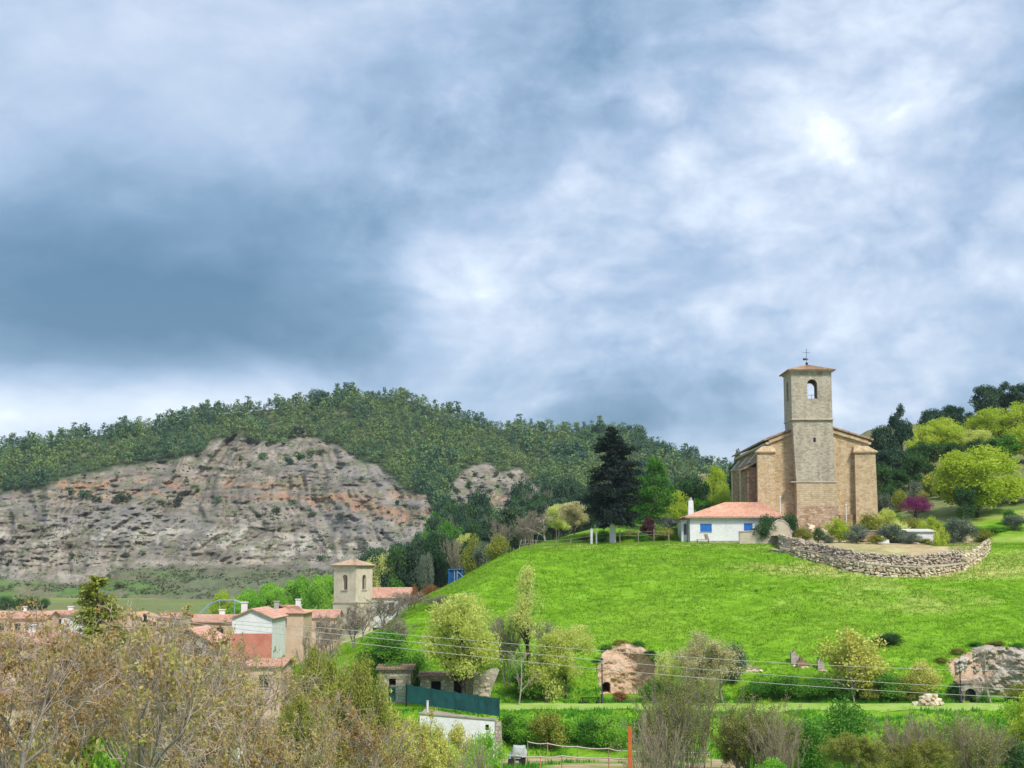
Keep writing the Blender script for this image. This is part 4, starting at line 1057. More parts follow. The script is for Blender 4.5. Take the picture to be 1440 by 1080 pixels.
mb = MB(); mb.box((bxa + th, TY + th + .07, bz0 + .002), (bxb - th, TY + TD - th - .07, bz0 + .9)); mb.build('belfry_floor', M['dark'], ch)
mb = MB()
hx0, hx1 = bxa + bel(1135.5), bxa + bel(1149.5); hz0 = bz0 + hol[0][0][1]
mb.tube([(hx0, TY + .35, hz0 + .55), (hx1, TY + .35, hz0 + .55)], .035, 5); mb.tube([((hx0 + hx1) / 2 - .1, TY + .35, hz0 - .05), ((hx0 + hx1) / 2 - .1, TY + .35, hz0 + .55)], .03, 5)
mb.build('belfry_rail', M['black'], ch)
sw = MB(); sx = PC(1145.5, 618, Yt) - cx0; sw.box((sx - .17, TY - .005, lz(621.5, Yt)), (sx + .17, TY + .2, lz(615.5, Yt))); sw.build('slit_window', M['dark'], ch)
mb = MB(); mb.box((bxa - .18, TY - .12, bz1 + .002), (bxb + .18, TY + TD + .12, bz1 + .28)); mb.build('tower_cornice', M['ashlar'], ch)
rb = MB(); e = .55; zt = bz1 + .29; za = lz(513.5, CY + 1.2)
a_, b_, c_, d_ = (bxa - e, TY - e, zt), (bxb + e, TY - e, zt), (bxb + e, TY + TD + e, zt), (bxa - e, TY + TD + e, zt)
tp = ((bxa + bxb) / 2, TY + TD / 2, za)
for p, q in ((a_, b_), (b_, c_), (c_, d_), (d_, a_)): tiled(rb, p, q, tp, tp, pitch=.3, amp=.06, thick=.12)
tr = rb.build('tower_roof', M['tile_old'], ch)
mb = MB(); zc = tp[2]; tx, ty = tp[0], tp[1]
mb.tube([(tx, ty, zc - .1), (tx, ty, zc + 2.4)], .03, 6); mb.tube([(tx - .5, ty, zc + 1.85), (tx + .5, ty, zc + 1.85)], .028, 6)
mb.ball((tx, ty, zc + .22), .2); mb.ball((tx, ty, zc + 2.42), .05, nu=8, nv=5)
mb.build('cross', M['black'], ch)
mb = MB(); mb.box((tx - .55, ty - .02, zc + .72), (tx - .05, ty + .02, zc + 1.02)); mb.add([(tx + .05, ty, zc + .75), (tx + .3, ty, zc + .88), (tx + .05, ty, zc + 1.0)], [(0, 1, 2)]); mb.build('weather_vane', M['black'], ch)
mb = MB(); mb.box((PC(1180, 730, CY) - cx0, -.45, 0), (PC(1206, 730, CY) - cx0, -.004, lz(724))); mb.build('bench_wall', M['brown_wall'], ch)

# stones shared by the rubble walls
STONES = []
for k in range(7):
    rg = np.random.default_rng(300 + k); bm = bmesh.new(); bmesh.ops.create_icosphere(bm, subdivisions=1, radius=.5)
    for v in bm.verts:
        c = v.co; mx = max(abs(c.x), abs(c.y), abs(c.z)); c *= (.5 / mx) * .72 + .28; c += Vector(rg.normal(0, .085, 3))
    me = bpy.data.meshes.new('stone'); bm.to_mesh(me); bm.free(); me.materials.append(M['stone_piece']); STONES.append(me)
rs = random.Random(3)
def lay_stones(parent, pts, h_of, course_h=.5, length=.85, depth=.5, lean=0.0, drop=.0, zb_of=None):
    """dry-stone face along a plan polyline (world points), stones as child pieces"""
    pts = [np.array(p, float) for p in pts]; seg = [np.linalg.norm((b - a)[:2]) for a, b in zip(pts, pts[1:])]
    tot = sum(seg); n = 0; row = 0
    maxh = max(h_of(i / 20) for i in range(21)); 
    while row * course_h < maxh:
        s = -rs.random() * length
        while s < tot:
            L = length * rs.uniform(.4, 1.7); mid = s + L / 2; s += L
            if mid < 0 or mid > tot: continue
            u = mid / tot
            if row * course_h > h_of(u) - .1 or rs.random() < drop: continue
            k = 0; m_ = mid
            while k < len(seg) - 1 and m_ > seg[k]: m_ -= seg[k]; k += 1
            a, b = pts[k], pts[k + 1]; p = a + (b - a) * (m_ / seg[k]); an = math.atan2(b[1] - a[1], b[0] - a[0])
            hh = course_h * rs.uniform(.65, 1.5); zb = p[2] + row * course_h
            o = link('stone', STONES[rs.randrange(7)], parent, (p[0] + rs.uniform(-.05, .05), p[1] + rs.uniform(-.1, .12), zb + hh / 2), an + rs.uniform(-.15, .15), (L * 1.08, depth * rs.uniform(.8, 1.3), hh * 1.12))
            n += 1
        row += 1
    return n
# ------------------------------------------------------------------ two-tier retaining wall
lowpts = [hit(px, py) for px, py in ((1098, 777), (1120, 784), (1150, 792), (1185, 801), (1220, 808), (1260, 811), (1300, 811), (1335, 806), (1358, 801))]
rw = thing('retaining_wall', 'curved two tier dry stone wall holding the terrace in front of the church', 'stone wall')
lp = [(p[0], p[1], p[2] - .25) for p in lowpts]
hl_ = lambda u: .95 + .55 * math.sin(math.pi * min(1, u * 1.05))
n_ = lay_stones(rw, lp, hl_, .34, .52)
wing = [hit(1358, 802), hit(1376, 790, 150), hit(1392, 776)]
n_ += lay_stones(rw, [(p[0], p[1], p[2] - .2) for p in wing], lambda u: 1.9 - .2 * u, .4, .55)
mb = MB()
for i in range(8):
    a, b = lowpts[i], lowpts[i + 1]; za, zb = a[2] + hl_(i / 8) - .22, b[2] + hl_((i + 1) / 8) - .22
    mb.hexa([(a[0], a[1] - .32, za), (b[0], b[1] - .32, zb), (b[0], b[1] + .5, zb), (a[0], a[1] + .5, za)], [(a[0], a[1] - .32, za + .16), (b[0], b[1] - .32, zb + .16), (b[0], b[1] + .5, zb + .16), (a[0], a[1] + .5, za + .16)])
mb.build('ledge', M['ashlar'], rw)
up = []
for i, p in enumerate(lowpts):
    f = i / 8; up.append((p[0] * 1.004, p[1] + 2.2 + 1.2 * math.sin(math.pi * f), p[2] + .95 + .45 * math.sin(math.pi * f)))
# upper tier: finer rubble than anyone could pick apart
sv = [np.array([v.co[:] for v in m_.vertices]) for m_ in STONES]; sf = [np.array([p.vertices[:] for p in m_.polygons]) for m_ in STONES]
uv_, uf_, off = [], [], 0; rgs = np.random.default_rng(9); upa = np.array(up)
for k in range(1000):
    u = rgs.random() * 8; i = min(7, int(u)); p = upa[i] + (upa[i + 1] - upa[i]) * (u - i); j = rgs.integers(7); an = math.atan2(*(upa[i + 1] - upa[i])[1::-1]) + rgs.normal(0, .2)
    sc_ = np.array([rgs.uniform(.22, .6), rgs.uniform(.25, .45), rgs.uniform(.16, .34)]); v = sv[j] * sc_; ca, sa = math.cos(an), math.sin(an)
    v = np.stack([v[:, 0] * ca - v[:, 1] * sa, v[:, 0] * sa + v[:, 1] * ca, v[:, 2]], 1) + p + np.array([0, rgs.normal(0, .08), rgs.uniform(.0, 1.45)])
    uv_.append(v); uf_.append(sf[j] + off); off += len(v)
ru = link('rubble', np_mesh('rubble', np.concatenate(uv_), np.concatenate(uf_), M['rubble_pale']), rw); ru['kind'] = 'stuff'
print('wall stones', n_)
def fillstrip(lo, hi, name, mat):
    v = []; 
    for a, b in zip(lo, hi): v += [tuple(a), tuple(b)]
    n2 = len(lo); return [(2 * i, 2 * i + 2, 2 * i + 3, 2 * i + 1) for i in range(n2 - 1)], v
M['earth'] = var_mat('terrace_earth', [(.26, .21, .13), (.38, .32, .21), (.46, .41, .26)], .9, .95, .6)
mb = MB()
A_ = [(p[0], p[1] + .25, p[2] - .4) for p in lowpts]; h1 = [.9 + .5 * math.sin(math.pi * min(1, i / 8 * 1.05)) for i in range(9)]
B_ = [(p[0], p[1] + .25, p[2] - .35 + h) for p, h in zip(lowpts, h1)]
C_ = [(p[0], p[1] + .2, p[2] + .05) for p in up]; D_ = [(p[0], p[1] + .2, p[2] + 1.3) for p in up]
E_ = [(p[0], p[1] + 14, max(p[2] + 1.5, 0)) for p in up]
for lo, hi in ((A_, B_), (B_, C_), (C_, D_), (D_, E_)):
    f, v = fillstrip(lo, hi, '', None); mb.add(v, f)
tb = mb.build('terrace_fill', M['earth'], rw)
# slanting slab of fallen wall at the terrace's open end
sl_ = thing('broken_wall', 'leaning broken slab of old plastered wall at the end of the terrace', 'wall', hit(1112, 776))
mb = MB(); mb.hexa([(-2.6, 0, -.5), (2.6, 0, -1.9), (2.6, .5, -1.9), (-2.6, .5, -.5)], [(-2.6, .1, .35), (2.9, .1, -.8), (2.9, .5, -.8), (-2.6, .5, .35)]); mb.build('slab', M['plinth'], sl_)
mb = MB(); mb.hexa([(-2.7, -.1, .353), (3.0, -.1, -.797), (3.0, .6, -.797), (-2.7, .6, .353)], [(-2.7, -.1, .5), (3.0, -.1, -.65), (3.0, .6, -.65), (-2.7, .6, .5)]); mb.build('coping', M['ashlar'], sl_)

# ------------------------------------------------------------------ white house
HY = 206.0; hx0 = PX(969, HY); hx1 = PX(1099, HY); hb = float(T((hx0 + hx1) / 2, HY)) - .5
wh = thing('white_house', 'white bungalow with red hipped roof and blue shutters beside the church', 'house', (hx0, HY, hb))
W = hx1 - hx0; H = P(1000, 727, HY)[2] - hb; RZ = P(1000, 706.5, HY + 4.5)[2] - hb; dp = 9.0
def hl(px, py): p = P(px, py, HY); return p[0] - hx0, p[2] - hb
wins = [(984.5, 1001, 736.5, 748), (1046, 1058.5, 736, 747.5)]
hs = []
for a, b, c, d in wins:
    x_, z1 = hl(a, c); x2, z0 = hl(b, d); hs.append((x_, z0, x2 - x_, z1 - z0))
link('front_wall', panel_mesh('front_wall', [(0, .75), (W, .75), (W, H), (0, H)], [arch_pts(x, x + w_, z, z + h_, False) for x, z, w_, h_ in hs], .25, M['white']), wh)
mb = MB(); mb.box((0, .252, .75), (W, dp, H - .02)); mb.build('wall', M['white'], wh)
mb = MB(); mb.box((-.05, -.06, 0), (W + .05, dp + .05, .748)); mb.build('plinth', M['plinth'], wh)
for x, z, w_, h_ in hs: window(wh, x, z, w_, h_, 'blue', 'blue', depth=.04)
rb = MB(); hip_roof(rb, 0, W, 0, dp, H + .02, RZ, .5, ridge=(PX(1022, HY + 4.5) - hx0, PX(1073, HY + 4.5) - hx0)); wr = rb.build('roof', M['tile_red'], wh)
mb = MB(); mb.box((-.52, -.60, H - .17), (W + .52, -.505, H - .04)); mb.build('gutter', M['plinth'], wh)
mb = MB(); mb.tube([(.1, -.09, .3), (.1, -.09, H - .3), (.05, -.5, H - .1)], .06, 6); mb.build('downpipe', M['black'], wh)
cxp = PX(972.5, HY + 1.5) - hx0; ct = P(972, 704, HY + 1.5)[2] - hb
mb = MB(); mb.hexa([(cxp - .42, 1.1, H), (cxp + .42, 1.1, H), (cxp + .42, 1.9, H), (cxp - .42, 1.9, H)], [(cxp - .32, 1.15, ct), (cxp + .32, 1.15, ct), (cxp + .32, 1.85, ct), (cxp - .32, 1.85, ct)])
cho = mb.build('chimney', M['white'], wr)
mb = MB(); mb.tube([(cxp, 1.5, ct - .05), (cxp, 1.5, ct + .4)], [.26, .2], 8); mb.build('chimney_pot', M['greywall'], cho)
fx = PX(1099, HY + .8) - hx0
mb = MB(); mb.tube([(fx, .8, H - .2), (fx, .8, P(1099, 700, HY)[2] - hb)], .09, 7); mb.tube([(fx, .8, P(1099, 700, HY)[2] - hb), (fx, .8, P(1099, 697, HY)[2] - hb)], .15, 7); mb.build('flue', M['whitepost'], wr)
# annex at the end
ax0 = PX(959, HY + 1.0) - hx0
mb = MB(); z2 = P(960, 733, HY)[2] - hb; z3 = P(968, 730, HY)[2] - hb
mb.hexa([(ax0, .9, 0), (-.06, .9, 0), (-.06, 6, 0), (ax0, 6, 0)], [(ax0, .9, z2), (-.06, .9, z3), (-.06, 6, z3), (ax0, 6, z2)]); an = mb.build('annex', M['white'], wh)
mb = MB(); mb.box((ax0 + .32, .84, 1.6), (ax0 + .72, .897, 3.1)); mb.build('annex_window', M['glass'], an)
mb = MB(); mb.hexa([(ax0 - .12, .75, z2 + .003), (-.07, .75, z3 + .003), (-.07, 6.1, z3 + .003), (ax0 - .12, 6.1, z2 + .003)], [(ax0 - .12, .75, z2 + .09), (-.07, .75, z3 + .09), (-.07, 6.1, z3 + .09), (ax0 - .12, 6.1, z2 + .09)]); mb.build('annex_roof', M['plinth'], an)
# garden wall in front of the house, rounded lump of old masonry
p0, p1 = P(1040, 766, 203), P(1114, 768, 203)
gw = thing('garden_wall', 'weathered stone garden wall between the white house and the terrace', 'wall', (p0[0], 203.0, float(T(p0[0], 203)) - .3))
pf = [(0, 1.9), (2.2, 2.0), (3.2, 1.7), (4.1, 2.1), (4.6, 3.0), (5.4, 3.5), (6.1, 3.4), (6.7, 2.9), (7.2, 1.6)]
link('wall', panel_mesh('garden_wall', [(0, 0)] + [(7.2, 0)] + pf[::-1], [], .6, M['ashlar']), gw)
mb = MB()
for (xa, za), (xb, zb) in zip(pf, pf[1:]):
    mb.hexa([(xa, -.08, za + .003), (xb, -.08, zb + .003), (xb, .68, zb + .003), (xa, .68, za + .003)], [(xa, -.08, za + .14), (xb, -.08, zb + .14), (xb, .68, zb + .14), (xa, .68, za + .14)])
mb.build('coping', M['ashlar'], gw)
def at_ground(px, Y): x = PX(px, Y); return (x, Y, float(T(x, Y)))
b_ = thing('garden_bench', 'dark garden bench standing before the white house', 'bench', at_ground(989, 203.5))
mb = MB(); mb.box((-.9, -.2, .5), (.9, .25, .57)); mb.build('seat', M['wood'], b_)
mb = MB(); mb.hexa([(.35, .25, .575), (.9, .25, .575), (.9, .31, .575), (.35, .31, .575)], [(.2, .4, 1.3), (.7, .4, 1.3), (.7, .46, 1.3), (.2, .46, 1.3)]); mb.build('backrest', M['wood'], b_)
for sx in (-.8, .74): mb = MB(); mb.box((sx, -.18, -.1), (sx + .07, .24, .498)); mb.build('leg', M['black'], b_)

# ------------------------------------------------------------------ things on the terrace behind the wall
sd_ = thing('white_shed', 'small white flat roofed shed on the terrace behind the olive trees', 'shed', (PX(1278, 203.0), 203.0, 2.2))
W = PX(1316, 203) - PX(1278, 203); H = P(1290, 748, 203)[2] - 2.2
mb = MB(); mb.box((0, 0, 0), (W, 3.2, H)); mb.build('wall', M['white'], sd_)
mb = MB(); mb.hexa([(-.2, -.25, H + .003), (W + .1, -.25, H + .003), (W + .1, 3.4, H + .003), (-.2, 3.4, H + .003)], [(-.2, -.25, H + .18), (W + .1, -.25, H + .18), (W + .1, 3.4, H + .5), (-.2, 3.4, H + .5)]); mb.build('roof', M['whitepost'], sd_)
mb = MB(); mb.box((W + .003, .5, 0), (W + 3.2, 2.6, H - 1.3)); ax = mb.build('lean_to', M['white'], sd_)
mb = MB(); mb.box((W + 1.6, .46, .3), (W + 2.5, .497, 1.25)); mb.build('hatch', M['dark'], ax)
mb = MB(); mb.box((W + .001, .35, H - 1.297), (W + 3.3, 2.7, H - 1.2)); mb.build('lean_to_roof', M['greywall'], ax)
tc = thing('trailer', 'dark box trailer parked between the church and the grey bushes', 'trailer', (PX(1208, 203.5), 203.5, 3.2))
W = PX(1235, 203.5) - PX(1208, 203.5); z1 = P(1220, 747, 203.5)[2] - 3.2
mb = MB(); mb.box((0, 0, .5), (W, 2, z1)); mb.build('body', M['brown_wall'], tc)
mb = MB(); mb.box((-.1, -.1, z1 + .003), (W + .1, 2.1, z1 + .1)); mb.build('roof', M['greywall'], tc)
for sx in (.5, W - .6): mb = MB(); mb.tube([(sx, -.12, .32), (sx, .12, .32)], .32, 12); mb.build('wheel', M['rubber'], tc)
ws = thing('plastic_tank', 'low white plastic tank beside the dark trailer', 'tank', (PX(1243, 202.5), 202.5, 3.2))
mb = MB(); mb.hexa([(-.8, -.5, 0), (.8, -.5, 0), (.8, .5, 0), (-.8, .5, 0)], [(-.7, -.4, .75), (.7, -.4, .75), (.7, .4, .75), (-.7, .4, .75)]); mb.build('body', M['whitepost'], ws)
mb = MB(); mb.hexa([(-.45, -.4, .753), (.2, -.4, .753), (.2, .4, .753), (-.45, .4, .753)], [(-.35, -.3, 1.25), (-.05, -.3, 1.25), (-.05, .3, 1.25), (-.35, .3, 1.25)]); mb.build('neck', M['whitepost'], ws)
wp = thing('lamp_pole', 'thin white pole standing beside the lime bush at the church foot', 'pole', (PX(1192, 209), 209, 4.0)); zt = P(1192, 711, 209)[2] - 4.0
mb = MB(); mb.tube([(0, 0, 0), (0, 0, zt)], [.09, .07], 7); mb.build('shaft', M['whitepost'], wp); mb = MB(); mb.tube([(0, 0, zt), (0, 0, zt + .25)], [.12, .05], 7); mb.build('cap', M['whitepost'], wp)

# ------------------------------------------------------------------ fence and posts along the crest
fn = thing('wire_fence', 'rustic wire fence with leaning wooden posts along the crest of the mound', 'fence', at_ground(760, 200))
fo = np.array(fn.location); prev = []
for px, lean, hp_ in ((728, .5, 1.5), (739, 0, 1.3), (746, .05, 1.2), (753, 0, 1.0), (783, -.05, .7), (801, .25, .8), (872, 0, 1.6), (898, 0, 1.5), (920, .03, 1.7), (941, 0, 1.6)):
    Yp = 202.0; g = np.array(at_ground(px, Yp)) - fo; mb = MB(); tpn = g + np.array([lean, 0, hp_ * 1.15])
    mb.tube([g + np.array([0, 0, -.3]), tpn], .07, 6); mb.build('post', M['wood'], fn); prev.append(g + (tpn - g) * .85)
mb = MB()
for k in (0, -.45): mb.tube([p + np.array([0, 0, k]) for p in prev], .012, 4)
mb.build('wire', M['wire'], fn)
for px, h_, lab in ((832, 2.0, 'stout white painted post left of the whitewashed conifer trunk'), (839, 1.6, 'slim white painted post between the stout post and the conifer')):
    lab = lab.replace('left of', 'next to')
    g = at_ground(px, 201); p_ = thing('white_post', lab, 'post', g); mb = MB(); r_ = .18 if px == 832 else .11
    mb.tube([(0, 0, -.2), (0, 0, h_)], r_, 8); mb.build('shaft', M['whitepost'], p_); mb = MB(); mb.tube([(0, 0, h_), (0, 0, h_ + .12)], [r_ * 1.25, r_ * .5], 8); mb.build('cap', M['concrete'], p_)
# blue shelter on the flank
bs = thing('blue_cabin', 'small blue metal cabin with pale bars on the flank of the mound', 'cabin', at_ground(631, 214))
W = 19 / F * 214; zt = P(640, 800, 214)[2] - bs.location.z
mb = MB(); mb.box((0, .15, 0), (W, 2.0, zt - .15)); mb.build('body', M['bluedark'], bs)
mb = MB(); mb.box((-.1, -.1, zt - .148), (W + .1, 2.1, zt)); mb.build('roof', M['blue'], bs)
for fx_ in (.02, .42, .62, .95): mb = MB(); mb.box((W * fx_ - .05, .02, 0), (W * fx_ + .05, .12, zt - .15)); mb.build('bar', M['blue' if fx_ in (.02, .95) else 'tarpblue'], bs)
mb = MB(); mb.tube([(W * .65, .05, zt - .4), (W + .5, .05, zt - 1.5)], .05, 5); mb.build('brace', M['tarpblue'], bs)

# ------------------------------------------------------------------ earth face with a cave mouth, pale rock face
def cliff(name, label, cat, cpx, hw, Yf, tops, mat, hole=None, seed=0, rough=.35):
    c = PX(cpx, Yf); ww = hw / F * Yf; nu, nv = 150, 80; z0 = -14.4
    u = np.linspace(-1, 1, nu); v = np.linspace(0, 1, nv); U, Vv = np.meshgrid(u, v)
    top = np.interp(cpx + U * hw, [p for p, _ in tops], [q for _, q in tops])
    Xw = c + U * ww; Yb = Yf - 3.2 * np.abs(U) ** 2.2 - .55 + 1.0 * Vv
    zt_ = np.array([[P(cpx, q, Yf)[2] for q in top[0]]]); Zw = z0 + (zt_ - z0) * Vv
    Yb = Yb + rough * fbm(Xw * .6, Zw * .8, oct=6, seed=seed, gain=.62) - .5 * (1 - Vv) * np.abs(vnoise(Xw * .4, Zw * .2, seed=seed + 3)) + .45 * sm(Vv, .93, 1)
    if hole:
        hx, hz, hr = hole; X0 = PX(hx, Yf); Z0 = P(hx, hz, Yf)[2]; r_ = hr / F * Yf
        ins = (((Xw - X0) / r_) ** 2 + (np.maximum(0, Zw - Z0) / r_) ** 2 < 1) & (Zw > Z0 - r_ * 1.1) & (np.abs(Xw - X0) < r_)
        Yb = np.where(ins, Yb + 7.0, Yb)
    V = np.stack([Xw, Yb, Zw], -1).reshape(-1, 3); b = np.array([c, Yf, z0])
    me = np_mesh(name, V - b, quadgrid(nv, nu), mat, smooth=True)
    o = thing(name, label, cat, tuple(b)); link('face', me, o); return o
M['clay'] = var_mat('ochre_clay', [(.40, .255, .165), (.56, .39, .27), (.64, .47, .34)], .5, .95, .7, .15, bscale=2.2)
M['limestone'] = var_mat('pale_limestone', [(.28, .23, .175), (.46, .40, .33), (.60, .54, .47)], .7, .95, .9, .2, bscale=2.0)
cliff('earth_bank', 'bare ochre earth face with a small dark cave mouth at the mound foot', 'earth bank', 878, 41, 165.0, [(837, 935), (846, 918), (860, 909), (880, 905), (900, 909), (912, 917), (919, 930)], M['clay'], (850, 965, 6.5), 5)
cliff('rock_outcrop', 'pale limestone rock face behind the bare tree at the mound foot', 'rock', 1385, 67, 164.0, [(1318, 938), (1340, 925), (1360, 915), (1385, 907), (1410, 910), (1452, 912)], M['limestone'], None, 9, .75)
# low blocks of ruined wall in the slope
def ruin(px, py, wpx, hpx, label, tilt, mat='limestone', seed=1):
    g = hit(px, py); s_ = g[1] / F; rg = np.random.default_rng(seed); W, H = wpx * s_, hpx * s_
    n = 7; pf = [(W * i / n - W / 2, H * (.55 + .45 * rg.random()) * (1 - abs(i / n - .4) * .5) + tilt * W * (i / n - .5)) for i in range(n + 1)]
    o = thing('ruined_wall', label, 'ruin', (g[0], g[1], g[2] - .3))
    link('masonry', panel_mesh('ruined_wall', [(-W / 2, -.6), (W / 2, -.6)] + pf[::-1], [], .7, M[mat]), o)
    for i in range(5): x_ = rg.uniform(-W / 2, W / 2); q_ = rg.uniform(.3, .65); link('stone', STONES[i], o, (x_, -.3, .2), i * 1.1, (q_, q_ * .8, q_ * .7))
ruin(1121, 936, 16, 26, 'slanting stump of pale ruined wall in the grassy slope', -.9, seed=2)
ruin(1130, 938, 16, 20, 'brown earth backed ruin wall beside the slanting stump', 0, 'brown_wall', seed=3)
ruin(1155, 943, 9, 24, 'upright pale stub of ruined wall beside the golden shrub', 0, seed=4)
ruin(1061, 943, 20, 14, 'low brown ruin wall behind the grey thicket', 0, 'hutstone', seed=5)
g = hit(1308, 992); rp = thing('rubble_pile', 'pile of reddish stones beside the path below the yellow bush', 'stones', tuple(g))
for k in range(34):
    a_ = rs.uniform(0, 6.28); r_ = rs.random() ** .6; sz_ = rs.uniform(.35, .75)
    link('stone', STONES[k % 7], rp, (math.cos(a_) * r_ * 1.35, math.sin(a_) * r_ * .7, .1 + (1 - r_) * rs.uniform(0, 1.5)), a_, (sz_ * 1.2, sz_, sz_ * .8))

# ------------------------------------------------------------------ lamps and bench by the path
def lamp(px, Y, top, label):
    g = at_ground(px, Y); H = P(px, top, Y)[2] - g[2]; o = thing('street_lamp', label, 'street lamp', g)
    mb = MB(); mb.tube([(0, 0, -.1), (0, 0, .9), (0, 0, .95), (0, 0, H - .75)], [.12, .11, .065, .05], 8); mb.build('pole', M['black'], o, smooth=True)
    mb = MB(); mb.tube([(0, 0, 0), (0, 0, .12)], [.2, .16], 8); mb.build('base', M['black'], o)
    ln = MB(); ln.tube([(0, 0, H - .75), (0, 0, H - .68), (0, 0, H - .28), (0, 0, H - .26), (0, 0, H - .05), (0, 0, H)], [.08, .12, .2, .26, .07, .02], 6); l_ = ln.build('lantern', M['black'], o)
    gp = MB(); gp.tube([(0, 0, H - .66), (0, 0, H - .3)], [.135, .205], 6); gp.build('pane', M['tarp'], l_)
lamp(845.5, 152.2, 925, 'black lantern street lamp before the cave mouth')
lamp(1344.5, 152.2, 929, 'black lantern street lamp beside the pale rock face')
g = at_ground(829, 152.0); b_ = thing('path_bench', 'dark backless bench next to the lamp at the cave mouth', 'bench', g)
mb = MB(); mb.box((-1.0, -.25, .52), (1.0, .25, .6)); mb.build('seat', M['black'], b_)
for sx in (-.85, .73): mb = MB(); mb.box((sx, -.2, -.1), (sx + .12, .2, .518)); mb.build('leg', M['black'], b_)
g = at_ground(1362, 153); wl_ = thing('well_house', 'little open stone shelter with a dark opening by the lamp and rock face', 'shelter', (g[0] - 1.4, g[1], g[2] - .2))
link('front_wall', panel_mesh('well_front', [(0, 0), (2.3, 0), (2.3, 1.9), (1.2, 2.05), (0, 1.9)], [arch_pts(.55, 1.7, .2, 1.6)], .3, M['limestone']), wl_)
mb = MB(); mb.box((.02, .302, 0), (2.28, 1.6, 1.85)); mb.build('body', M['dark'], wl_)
mb = MB(); mb.hexa([(-.1, -.1, 2.06), (2.4, -.1, 2.06), (2.4, 1.7, 2.06), (-.1, 1.7, 2.06)], [(-.1, -.1, 2.16), (2.4, -.1, 2.16), (2.4, 1.7, 2.3), (-.1, 1.7, 2.3)]); mb.build('roof', M['tile_brown'], wl_)

# ------------------------------------------------------------------ stone huts, screen fence, white terrace wall
def hut(px0, px1, Y, eave, ridge, dep, label, openings, roof='tile_brown'):
    x0, x1 = PX(px0, Y), PX(px1, Y); z0 = float(T((x0 + x1) / 2, Y)) - .3; W = x1 - x0; H = P(px0, eave, Y)[2] - z0; RH = P(px0, ridge, Y + dep)[2] - z0
    o = thing('stone_hut', label, 'hut', (x0, Y, z0))
    link('front_wall', panel_mesh('hut_front', [(0, 0), (W, 0), (W, H), (0, H)], [arch_pts(a, b, c, d, False) for a, b, c, d in openings], .45, M['hutstone']), o)
    mb = MB(); mb.box((0, 1.4, 0), (W, dep, H - .02)); mb.box((0, .452, 0), (.4, 1.398, H - .02)); mb.box((W - .4, .452, 0), (W, 1.398, H - .02)); mb.build('wall', M['hutstone'], o)
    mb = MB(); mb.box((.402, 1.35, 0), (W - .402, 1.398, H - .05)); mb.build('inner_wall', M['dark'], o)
    for a, b, c, d in openings:
        mb = MB(); mb.box((a - .2, -.03, d + .01), (b + .2, .2, d + .22)); mb.build('lintel', M['wood'], o)
    rb = MB(); tiled(rb, (-.3, -.35, H + .05), (W + .3, -.35, H + .05), (W + .3, dep + .2, RH), (-.3, dep + .2, RH)); rb.build('roof', M[roof], o)
hut(534, 579, 152, 941, 934, 3.2, 'small square stone hut half hidden by the green tree', [(1.05, 1.75, 2.1, 2.75), (1.0, 1.75, .4, 1.9)], 'tile_brown')
hut(592, 668, 152, 951, 944, 3.5, 'long stone hut with dark doorways under the big lime tree', [(1.1, 2.1, .4, 2.5), (3.4, 4.6, .4, 2.5)])
g = at_ground(668, 150.5); gs_ = thing('stone_gable', 'tall tapering gable of pale stones left standing beside the long hut', 'ruin', (PX(664, 150.5), 150.5, g[2] - .3))
s_ = 150.5 / F; link('masonry', panel_mesh('stone_gable', [(0, 0), (23 * s_, 0), (27 * s_, 25 * s_), (38 * s_, 52 * s_), (34 * s_, 56 * s_), (14 * s_, 50 * s_), (3 * s_, 45 * s_)], [], .6, M['limestone']), gs_)
for i in range(22): q_ = rs.uniform(.28, .55); link('stone', STONES[i % 7], gs_, (rs.uniform(.3, 1.7), 0, rs.uniform(.3, 3.2)), rs.uniform(-.2, .2), (q_ * 1.2, q_ * .6, q_ * .75))

def flat_fence(name, label, pts, h, mat, cat, trans=False):
    o = thing(name, label, cat, pts[0]); b = np.array(pts[0]); pr = None
    for i, p in enumerate(pts):
        q = np.array(p) - b; mb = MB(); mb.tube([q + np.array([0, .06, -.4]), q + np.array([0, .06, h + .12])], .045, 6); mb.build('post', M['black'], o)
    for i, (p, q) in enumerate(zip(pts, pts[1:])):
        p = np.array(p) - b; q = np.array(q) - b; n = 10; V = []
        for k in range(n + 1):
            for j in range(5):
                e = p + (q - p) * k / n; V.append(e + np.array([0, .05 * math.sin(k * 2.1 + j) * (1 - abs(j - 2) / 3), h * j / 4 + .04 * math.sin(k * 1.3 + i) * (j == 4)]))
        link('screen', np_mesh('screen', np.array(V), quadgrid(n + 1, 5), mat, smooth=True), o)
    return o
def net_mat():
    m, t = new_mat('loose_green_net'); co = t.new('ShaderNodeTexCoord').outputs['Object']
    d = t.new('ShaderNodeBsdfPrincipled'); d.inputs['Base Color'].default_value = (.03, .14, .12, 1); tr = t.new('ShaderNodeBsdfTransparent')
    mx = t.new('ShaderNodeMixShader'); t.put(mx.inputs[0], t.maprange(t.noise(co, 1.5, 4, .6), .35, .65, .15, .7)); t.l.new(tr.outputs[0], mx.inputs[1]); t.l.new(d.outputs[0], mx.inputs[2])
    o = t.new('ShaderNodeOutputMaterial'); t.l.new(mx.outputs[0], o.inputs[0]); return m
fl = [P(572, 987, 143), P(606, 993, 142), P(640, 998, 141), P(672, 1003, 140), P(702, 1007.5, 139)]
flat_fence('screen_fence', 'dark green screened fence in front of the stone huts', fl, 1.62, M['mesh_green'], 'fence')
flat_fence('net_fence', 'torn see-through green net fence below the small stone hut', [P(524, 988, 145), P(548, 988, 144), P(571, 988, 143.2)], 1.6, net_mat(), 'fence')
